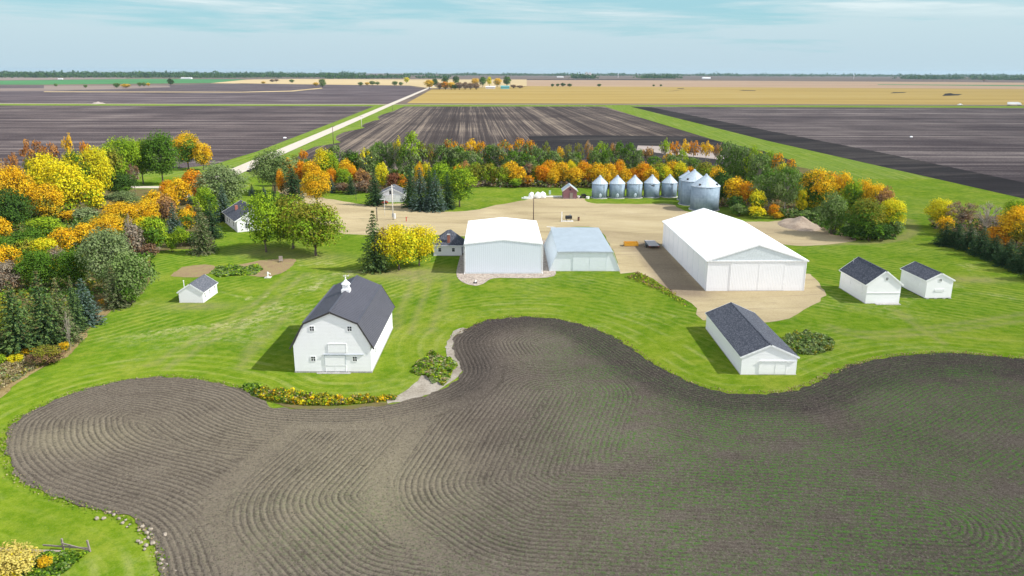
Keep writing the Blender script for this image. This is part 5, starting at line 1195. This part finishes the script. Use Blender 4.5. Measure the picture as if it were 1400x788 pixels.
# ------------------------------------------------------------------ far trees one can tell apart
FAR = """bushgrey|76.5|118.9|114.5|4.5|round lone tree in the far left ploughed field
bushgrey|117|120.3|116|5|small tree at the left end of the far left scrub patch
bushgrey|160|120.4|113.6|9|taller grey tree in the far left scrub patch
bushgold|172|120.6|114.8|12|olive tree at the right of the far left scrub patch
bushgrey|191|118.6|112.8|6|left tree of the far trio beside the scrub patch
bushgrey|197|118.6|113|6|middle tree of the far trio beside the scrub patch
bushgold|203|118.2|113.4|5|right tree of the far trio beside the scrub patch
bushdark|233.5|117.5|107.5|8|dark lone tree left of the far green field
bushgold|360|115|111.5|6|small olive tree in the far stubble, far left of the tall pair
bushbrown|372|112.5|109|7|rust coloured far tree in the stubble
bushbrown|378|112|108.5|6|second rust coloured far tree in the stubble
bushgrey|399|113.5|108.8|6|grey far tree left of the tall pair
bushgold|432|118.3|112.6|7|low olive tree of the pair beside the field track
bushgrey|441|119.6|108|10|tall grey tree of the pair beside the field track
bushgrey|493|117.6|112.4|7|left grey tree of the far scrub row
bushgold|502|117|112.6|6|olive tree in the far scrub row
bushgrey|509|116.8|111|8|tallest grey tree of the far scrub row
bushgrey|516|116.6|112|7|right grey tree of the far scrub row
bushgrey|540|117.3|111.2|8|big tree of the pair left of the crossroads
bushgrey|548|117.3|112.4|6|small tree of the pair left of the crossroads
bushyellow|556|114|105.6|8|yellow green lone tree on the horizon by the road
bushgold|587|121.5|109|12|gold tree where the far road meets the distant farm
bushdark|595|119|107.5|9|dark tree behind the gold one at the distant farm
bushbrown|601|122.6|113.2|10|first rust bush of the distant farm shelterbelt
bushorange|609|122.7|112|11|orange tree in the distant farm shelterbelt
bushgold|617|122.8|112.4|10|olive tree in the distant farm shelterbelt
bushdark|622|123|115.8|9|dark bush low in the distant farm shelterbelt
bushbrown|628|123|112.8|10|rust tree in the middle of the distant farm shelterbelt
bushbrown|636|123|113|9|brown tree right of the middle of the distant farm shelterbelt
bushbrown|643|123|113.6|9|rust tree near the right end of the distant farm shelterbelt
bushbrown|651|123|113.8|10|last brown tree of the distant farm shelterbelt
bushdark|609|116|105|9|dark tall tree on the horizon behind the distant farm
bushdark|623|116|104.4|9|dark green tree on the horizon over the shelterbelt middle
bushgold|650|119|107|10|olive tall tree above the distant farm
bushgreen|660|119|105|9|green tall tree above the white machine hall
bushyellow|669|118|104.8|7|yellow tall tree above the white machine hall
bushgold|680|119|107|10|olive tree left of the teal hall top
bushgreen|693|118.5|105|10|green round tree above the teal hall
bushbrown|702|121|116|8|brown bush right of the teal hall
bushbrown|711|121|117|9|last brown bush right of the teal hall
bushdark|755|119|114.8|5|first of four dark trees in the golden crop
bushdark|762.5|118.6|114.6|5|second of four dark trees in the golden crop
bushdark|769.5|118.8|113.6|7|tallest of four dark trees in the golden crop
bushdark|779|119|114.6|7|last of four dark trees in the golden crop
bushdark|819|118.8|115|6|lone dark bush in the golden crop right of the four
bushdark|893.5|118.6|115.8|3.5|left of two tiny far trees in the golden crop
bushdark|903.5|118.6|115.6|3.5|right of two tiny far trees in the golden crop
bushbrown|1345|112|108.6|3|tiny brown tree on the far right field edge"""
for ln in FAR.splitlines():
    k, x, b, tp, w, lab = ln.split('|'); plant(k, float(x), float(b), float(tp), float(w), lab, 'far trees on the plain', cat='tree')

# ------------------------------------------------------------------ things nobody could count: woods on the horizon, undergrowth, weeds
def cloud_of_leaves(name, cen, nor, size, col, label, cat, parent=None):
    me = quads(np.array(cen), np.array(nor), size, col, name); o = link(bpy.data.objects.new(name, me)); return tag(o, label, cat, None, 'stuff')
def woods(name, segs, label, pal, dens=1.0):
    cen = []; sz = []; cl = []
    for (xa, ya, xb, yb, h_, dep) in segs:
        n = int(abs(xb-xa)*1.5*dens)+2
        for i in range(n):
            u = (i+rng.random())/n; X, Y = P(xa+(xb-xa)*u, ya+(yb-ya)*u); Y += rng.random()*dep; X *= 1+0; hh = h_*(.62+.5*rng.random()+.25*math.sin(u*40))
            for q in range(16):
                v = rng.normal(size=3)*np.array([.62,.5,.28])*hh; cen.append((X+v[0], Y+v[1], abs(hh*.55+v[2]))); sz.append(hh*.42); cl.append(pal)
    n = len(cen); col = np.concatenate([pick(p, 1) for p in cl]); cen = np.array(cen)
    cloud_of_leaves(name, cen, rng.normal(size=(n,3))+np.array([0,-.5,.8]), np.array(sz), col, label, 'woods')
woods('far_woods', [(-300,106.2,0,106.5,20,900),(0,106.6,235,106.6,22,900),(235,107,310,107,18,500),(300,106.5,460,106.6,20,800),(440,108,545,107.4,17,500),(-300,103.2,460,103.6,22,1500)], 'dark blue green woods along the left half of the horizon', 'dark')
woods('far_woods', [(545,103.8,1000,104.6,20,1500),(1000,104.8,1500,106.2,20,1500),(570,107.5,610,107.5,14,300),(1400,106,1800,108,20,1500)], 'thin blue woods along the right half of the horizon', 'dark', .8)
woods('far_woods', [(786,107.8,815,108,20,200),(880,107.6,930,107.8,18,300)], 'dark clumps of woods beside the grain elevator', 'dark')
woods('far_woods', [(1252,108.8,1325,109,18,300),(1361,109.8,1480,110.5,18,300)], 'two dark strips of woods on the right horizon', 'dark')

def scatter(poly_px, n, h, pals, size, name, label, cat, up=1.0, clump=.5, holes=0.0):
    poly = np.array([P(*q) for q in poly_px]); mn, mx = poly.min(0), poly.max(0); pts = rng.uniform(mn, mx, (n*4, 2)); pts = pts[inside(poly, pts)][:n]
    k = max(4, int(len(pts)*.02)); cc = pts[rng.integers(0, len(pts), k)]; ch = rng.uniform(.35, 1.15, k); cp = rng.integers(0, len(pals), k)
    d = ((pts[:,None,:]-cc[None])**2).sum(2); j = d.argmin(1); dd = np.sqrt(d[np.arange(len(pts)), j]); rad = math.sqrt((mx-mn).prod()/k)*.6
    top = h*ch[j]*np.clip(1.05-(dd/rad)**2*.5, .25, 1); z = top*rng.beta(2.2, 1.2, len(pts))
    pi = np.where(rng.random(len(pts)) < clump, cp[j], rng.integers(0, len(pals), len(pts))); col = np.zeros((len(pts),3))
    for q in range(len(pals)): m_ = pi == q; col[m_] = pick(pals[q], m_.sum())
    col *= rng.uniform(.8, 1.2, (len(pts),1))
    cen = np.column_stack([pts, z+.06]); nor = rng.normal(size=(len(pts),3))*.7+np.array([0,-.1,up]); return cloud_of_leaves(name, cen, nor, np.full(len(pts), size), col, label, cat)
scatter([(408,264),(500,265),(560,266),(650,257.5),(800,258),(900,262),(940,266),(985,284),(1060,299),(1085,302),(1080,285),(1000,260),(940,250),(660,246),(500,246),(420,250)], 15000, 3.2, ['twig','brown','grey','twig','olive','brown'], .6, 'undergrowth', 'grey brown brush thicket along the foot of the windbreak', 'undergrowth')
scatter([(400,252),(1000,256),(1080,275),(1085,240),(985,236),(700,236),(420,236)], 15000, 4.2, ['green','grey','olive','dark'], .9, 'undergrowth', 'green growth among the poplar trunks of the windbreak', 'undergrowth')
scatter([(-60,462),(40,450),(90,432),(120,415),(165,400),(212,375),(213,345),(240,320),(230,290),(150,300),(60,290),(-80,300)], 18000, 2.2, ['olive','grey','green','green','dark','olive'], .5, 'undergrowth', 'mixed brush under the trees of the left wood', 'undergrowth')
scatter([(1270,308),(1300,336),(1350,356),(1420,384),(1500,410),(1500,330),(1400,305),(1320,300)], 6000, 2.0, ['brown','dark','twig','olive'], .6, 'undergrowth', 'brown brush beneath the right hedge row', 'undergrowth')
scatter([(1060,300),(1100,303),(1140,322),(1180,330),(1225,328),(1228,310),(1180,285),(1100,283)], 5000, 2.6, ['dark','green','grey'], .7, 'undergrowth', 'dark green brush under the right clump of trees', 'undergrowth')
scatter([(-90,585),(0,535),(36,514),(60,500),(95,480),(110,460),(80,470),(30,482),(-90,505)], 15000, .7, ['straw','straw','olive','straw','straw','willow'], .2, 'dry_weeds', 'tall tan dry weeds at the left edge of the lawn', 'weeds', .8)
scatter([(347,540),(356,534),(400,538),(470,546),(520,544),(543,542),(541,548),(500,553),(455,556),(420,556),(380,552),(356,546)], 8000, .8, ['olive','yellow','lime','olive','gold','green','straw','olive'], .2, 'weed_hedge', 'golden green weed hedge along the field in front of the barn', 'weeds')
scatter([(331,533),(345,526),(358,530),(362,540),(352,543)], 700, .7, ['green','lime','grey'], .35, 'green_weeds', 'fresh green weeds at the left tip of the golden weed hedge', 'weeds')
scatter([(564,510),(570,497),(584,489),(590,481),(599,484),(606,491),(616,493),(626,500),(619,508),(614,520),(606,529),(599,523),(592,526),(582,514),(572,514)], 3800, .5, ['green','lime','green','willow','lime','olive','straw'], .32, 'squash_vines', 'leafy green squash vines on pale dirt beside the near field', 'vines', 1.6)
scatter([(288,374),(297,366),(318,363),(333,366),(352,362),(360,369),(350,376),(318,378),(300,380)], 2600, .5, ['green','lime','grey'], .4, 'garden_crop', 'low green garden crop beside the brown garden soil', 'crop', 1.6)
scatter([(1068,470),(1075,460),(1098,456),(1125,460),(1141,470),(1138,480),(1115,486),(1088,485),(1070,478)], 8000, .8, ['grey','willow','green','olive','grey'], .26, 'weed_patch', 'round patch of tall grey green weeds right of the long shed', 'weeds', 1.2)
scatter([(36,762),(80,757),(122,758),(100,775),(70,800),(20,830),(-20,830),(-20,760)], 4000, .5, ['green','lime','grey','green'], .22, 'green_weeds', 'lush green weeds below the weathered fence at the lower left', 'weeds', 1.2)
scatter([(855,380),(872,372),(920,400),(935,412),(945,425),(925,412),(900,398)], 700, .35, ['olive','brown','lime'], .3, 'edge_weeds', 'rough weeds along the gravel edge left of the big shed apron', 'weeds')
# ragged grass along the field edge
def fringe(i0, i1, n, pals, size, name, label, off=.0, spread=.32):
    ed = edge_line; y = rng.uniform(i0, i1, n); k = np.clip(y.astype(int), 0, len(ed)-2); u = (y-k)[:,None]; p_ = ed[k]*(1-u)+ed[k+1]*u; tn = ed[k+1]-ed[k]; tn /= np.linalg.norm(tn, axis=1)[:,None]+1e-9
    nn = np.stack([-tn[:,1], tn[:,0]], 1); clumpv = np.convolve(rng.normal(0, 1, n), np.ones(5)/5, 'same')
    p_ = p_+nn*(rng.normal(off, spread, n))[:,None]; pi = rng.integers(0, len(pals), n); col = np.zeros((n,3))
    for q in range(len(pals)): m_ = pi == q; col[m_] = pick(pals[q], m_.sum())
    cen = np.column_stack([p_, rng.uniform(.02, .16, n)+.08]); cloud_of_leaves(name, cen, rng.normal(size=(n,3))*.8+np.array([0,0,.7]), np.full(n, size), col, label, 'grass')
ny = len(edge_line)
def edge_index(px_, py_): q = np.array(P(px_, py_)); return float(np.linalg.norm(edge_line-q, axis=1).argmin())
fringe(edge_index(223,830), edge_index(340,537), 1500, ['grasstuft','straw','grasstuft'], .15, 'grass_fringe', 'ragged grass along the field edge at the left', .1)
fringe(edge_index(622,462), edge_index(1050,538), 900, ['grasstuft','straw','grasstuft','brown'], .15, 'grass_fringe', 'ragged grass along the hump of the field edge', .15)
fringe(edge_index(1050,538), edge_index(1400,491)+20, 1300, ['straw','brown','grasstuft','straw'], .16, 'grass_fringe', 'ragged straw and grass along the field edge at the right', .15)

# ------------------------------------------------------------------ air, sky, sun, camera
hz = MB(); hz.box(-15500, 15500, -280, 14300, -1.2, 62); 
hm = bpy.data.materials.new('haze_air'); hm.use_nodes = True; nt = hm.node_tree; nt.nodes.clear(); ou = nt.nodes.new('ShaderNodeOutputMaterial'); pv = nt.nodes.new('ShaderNodeVolumePrincipled')
pv.inputs['Color'].default_value = (.62,.83,1.0,1); pv.inputs['Density'].default_value = HAZE; pv.inputs['Anisotropy'].default_value = .2; nt.links.new(pv.outputs[0], ou.inputs['Volume'])
ho = hz.build('haze', hm); ho['kind'] = 'stuff'

SUN_EL, SUN_OFF = R(42), R(9)          # sun in the east, a little towards the camera
w = bpy.data.worlds.new('World'); scene.world = w; w.use_nodes = True; nt = w.node_tree; nt.nodes.clear()
def nd(t_, **k):
    n_ = nt.nodes.new(t_)
    for a_, v_ in k.items(): setattr(n_, a_, v_)
    return n_
L = nt.links.new
out = nd('ShaderNodeOutputWorld'); bg = nd('ShaderNodeBackground'); sky = nd('ShaderNodeTexSky', sky_type='NISHITA'); sky.sun_disc = False; sky.sun_elevation = SUN_EL; sky.sun_rotation = R(90)+SUN_OFF; sky.air_density = 1.0; sky.dust_density = 1.2; sky.ozone_density = 1.5
tc = nd('ShaderNodeTexCoord'); sep = nd('ShaderNodeSeparateXYZ'); L(tc.outputs['Generated'], sep.inputs[0])
def mth(op, a, b=None, clamp=False):
    m_ = nd('ShaderNodeMath', operation=op, use_clamp=clamp)
    for i, v in enumerate((a, b)):
        if v is None: continue
        if isinstance(v, bpy.types.NodeSocket): L(v, m_.inputs[i])
        else: m_.inputs[i].default_value = v
    return m_.outputs[0]
def mrange(v, a, b, c=0., d=1.):
    m_ = nd('ShaderNodeMapRange'); m_.interpolation_type = 'SMOOTHSTEP'; L(v, m_.inputs[0])
    for i, q in enumerate((a, b, c, d)): m_.inputs[i+1].default_value = q
    return m_.outputs[0]
def wmix(f, a, b, mode='MIX'):
    m_ = nd('ShaderNodeMix', data_type='RGBA', blend_type=mode)
    for i, v in ((0, f), (6, a), (7, b)):
        if isinstance(v, bpy.types.NodeSocket): L(v, m_.inputs[i])
        else: m_.inputs[i].default_value = (*v, 1) if isinstance(v, tuple) else v
    return m_.outputs[2]
el = sep.outputs[2]; az = mth('ARCTAN2', sep.outputs[0], sep.outputs[1])
cmb = nd('ShaderNodeCombineXYZ'); L(mth('MULTIPLY', az, 2.4), cmb.inputs[0]); L(mth('ADD', mth('MULTIPLY', el, 30.0), mth('MULTIPLY', az, .9)), cmb.inputs[1])
cn = nd('ShaderNodeTexNoise'); L(cmb.outputs[0], cn.inputs['Vector']); cn.inputs['Scale'].default_value = 1.3; cn.inputs['Detail'].default_value = 7; cn.inputs['Roughness'].default_value = .55; cn.inputs['Distortion'].default_value = .4
cmb2 = nd('ShaderNodeCombineXYZ'); L(mth('MULTIPLY', az, 9.0), cmb2.inputs[0]); L(mth('MULTIPLY', el, 150.0), cmb2.inputs[1])
cn2 = nd('ShaderNodeTexNoise'); L(cmb2.outputs[0], cn2.inputs['Vector']); cn2.inputs['Scale'].default_value = 1.0; cn2.inputs['Detail'].default_value = 6; cn2.inputs['Roughness'].default_value = .65
cf = mth('ADD', mth('MULTIPLY', cn.outputs[0], .78), mth('MULTIPLY', cn2.outputs[0], .22))
cover = mrange(mth('ADD', cf, mrange(el, .01, .085, .20, -.02)), .43, .60)
teal = wmix(mrange(el, .10, .35, .85, .0), wmix(1.0, sky.outputs[0], SKYTINT, 'MULTIPLY'), SKYLOW)
low = mrange(el, .0, .10)
cl_col = wmix(low, CLOUDLOW, CLOUDHIGH)
wisp = mth('MULTIPLY', mrange(cf, .54, .66), mrange(el, .045, .08))
c1_ = wmix(mth('MULTIPLY', cover, .85), teal, cl_col); c1_ = wmix(mth('MULTIPLY', wisp, .5), c1_, CLOUDWISP)
# unseen fill cloud added south and west to brighten walls, and a thin veil overhead
fill_bank = mth('MULTIPLY', mth('MULTIPLY', mrange(el, .0, .10), mrange(el, .45, .85, 1., 0.)), mrange(mth('ADD', mth('MULTIPLY', sep.outputs[1], -.8), mth('MULTIPLY', sep.outputs[0], -.45)), -.15, .45))
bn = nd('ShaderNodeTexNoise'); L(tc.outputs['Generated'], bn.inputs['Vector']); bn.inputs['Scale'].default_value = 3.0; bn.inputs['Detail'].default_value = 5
c1_ = wmix(mth('MULTIPLY', fill_bank, mrange(bn.outputs[0], .3, .6, .7, 1.0)), c1_, FILL_BANK)
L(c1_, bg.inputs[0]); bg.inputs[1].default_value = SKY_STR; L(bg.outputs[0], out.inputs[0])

sl = bpy.data.lights.new('sun', 'SUN'); sl.energy = SUN_E; sl.angle = R(.6); sl.color = (1.0, .96, .90); so = link(bpy.data.objects.new('sun', sl))
sv = Vector((math.cos(SUN_EL)*math.cos(SUN_OFF), -math.cos(SUN_EL)*math.sin(SUN_OFF), math.sin(SUN_EL))); so.rotation_euler = (-sv).to_track_quat('-Z', 'Y').to_euler(); so.location = sv*300

cam = bpy.data.cameras.new('camera'); cam.sensor_width = 36; cam.lens = 36*F_PX/1400; cam.clip_start = .5; cam.clip_end = 40000; co_ = link(bpy.data.objects.new('camera', cam))
co_.matrix_world = Matrix.Translation((0, 0, CAM_H)) @ Matrix.Rotation(math.pi/2-PITCH, 4, 'X') @ Matrix.Rotation(ROLL, 4, 'Z'); scene.camera = co_
vs = scene.view_settings; vs.view_transform = 'Standard'; vs.look = 'None'; vs.gamma = 1; vs.use_curve_mapping = False; vs.exposure = EXPOSURE
cy_ = scene.cycles; cy_.max_bounces = 6; cy_.diffuse_bounces = 3; cy_.volume_bounces = 0; cy_.transparent_max_bounces = 8
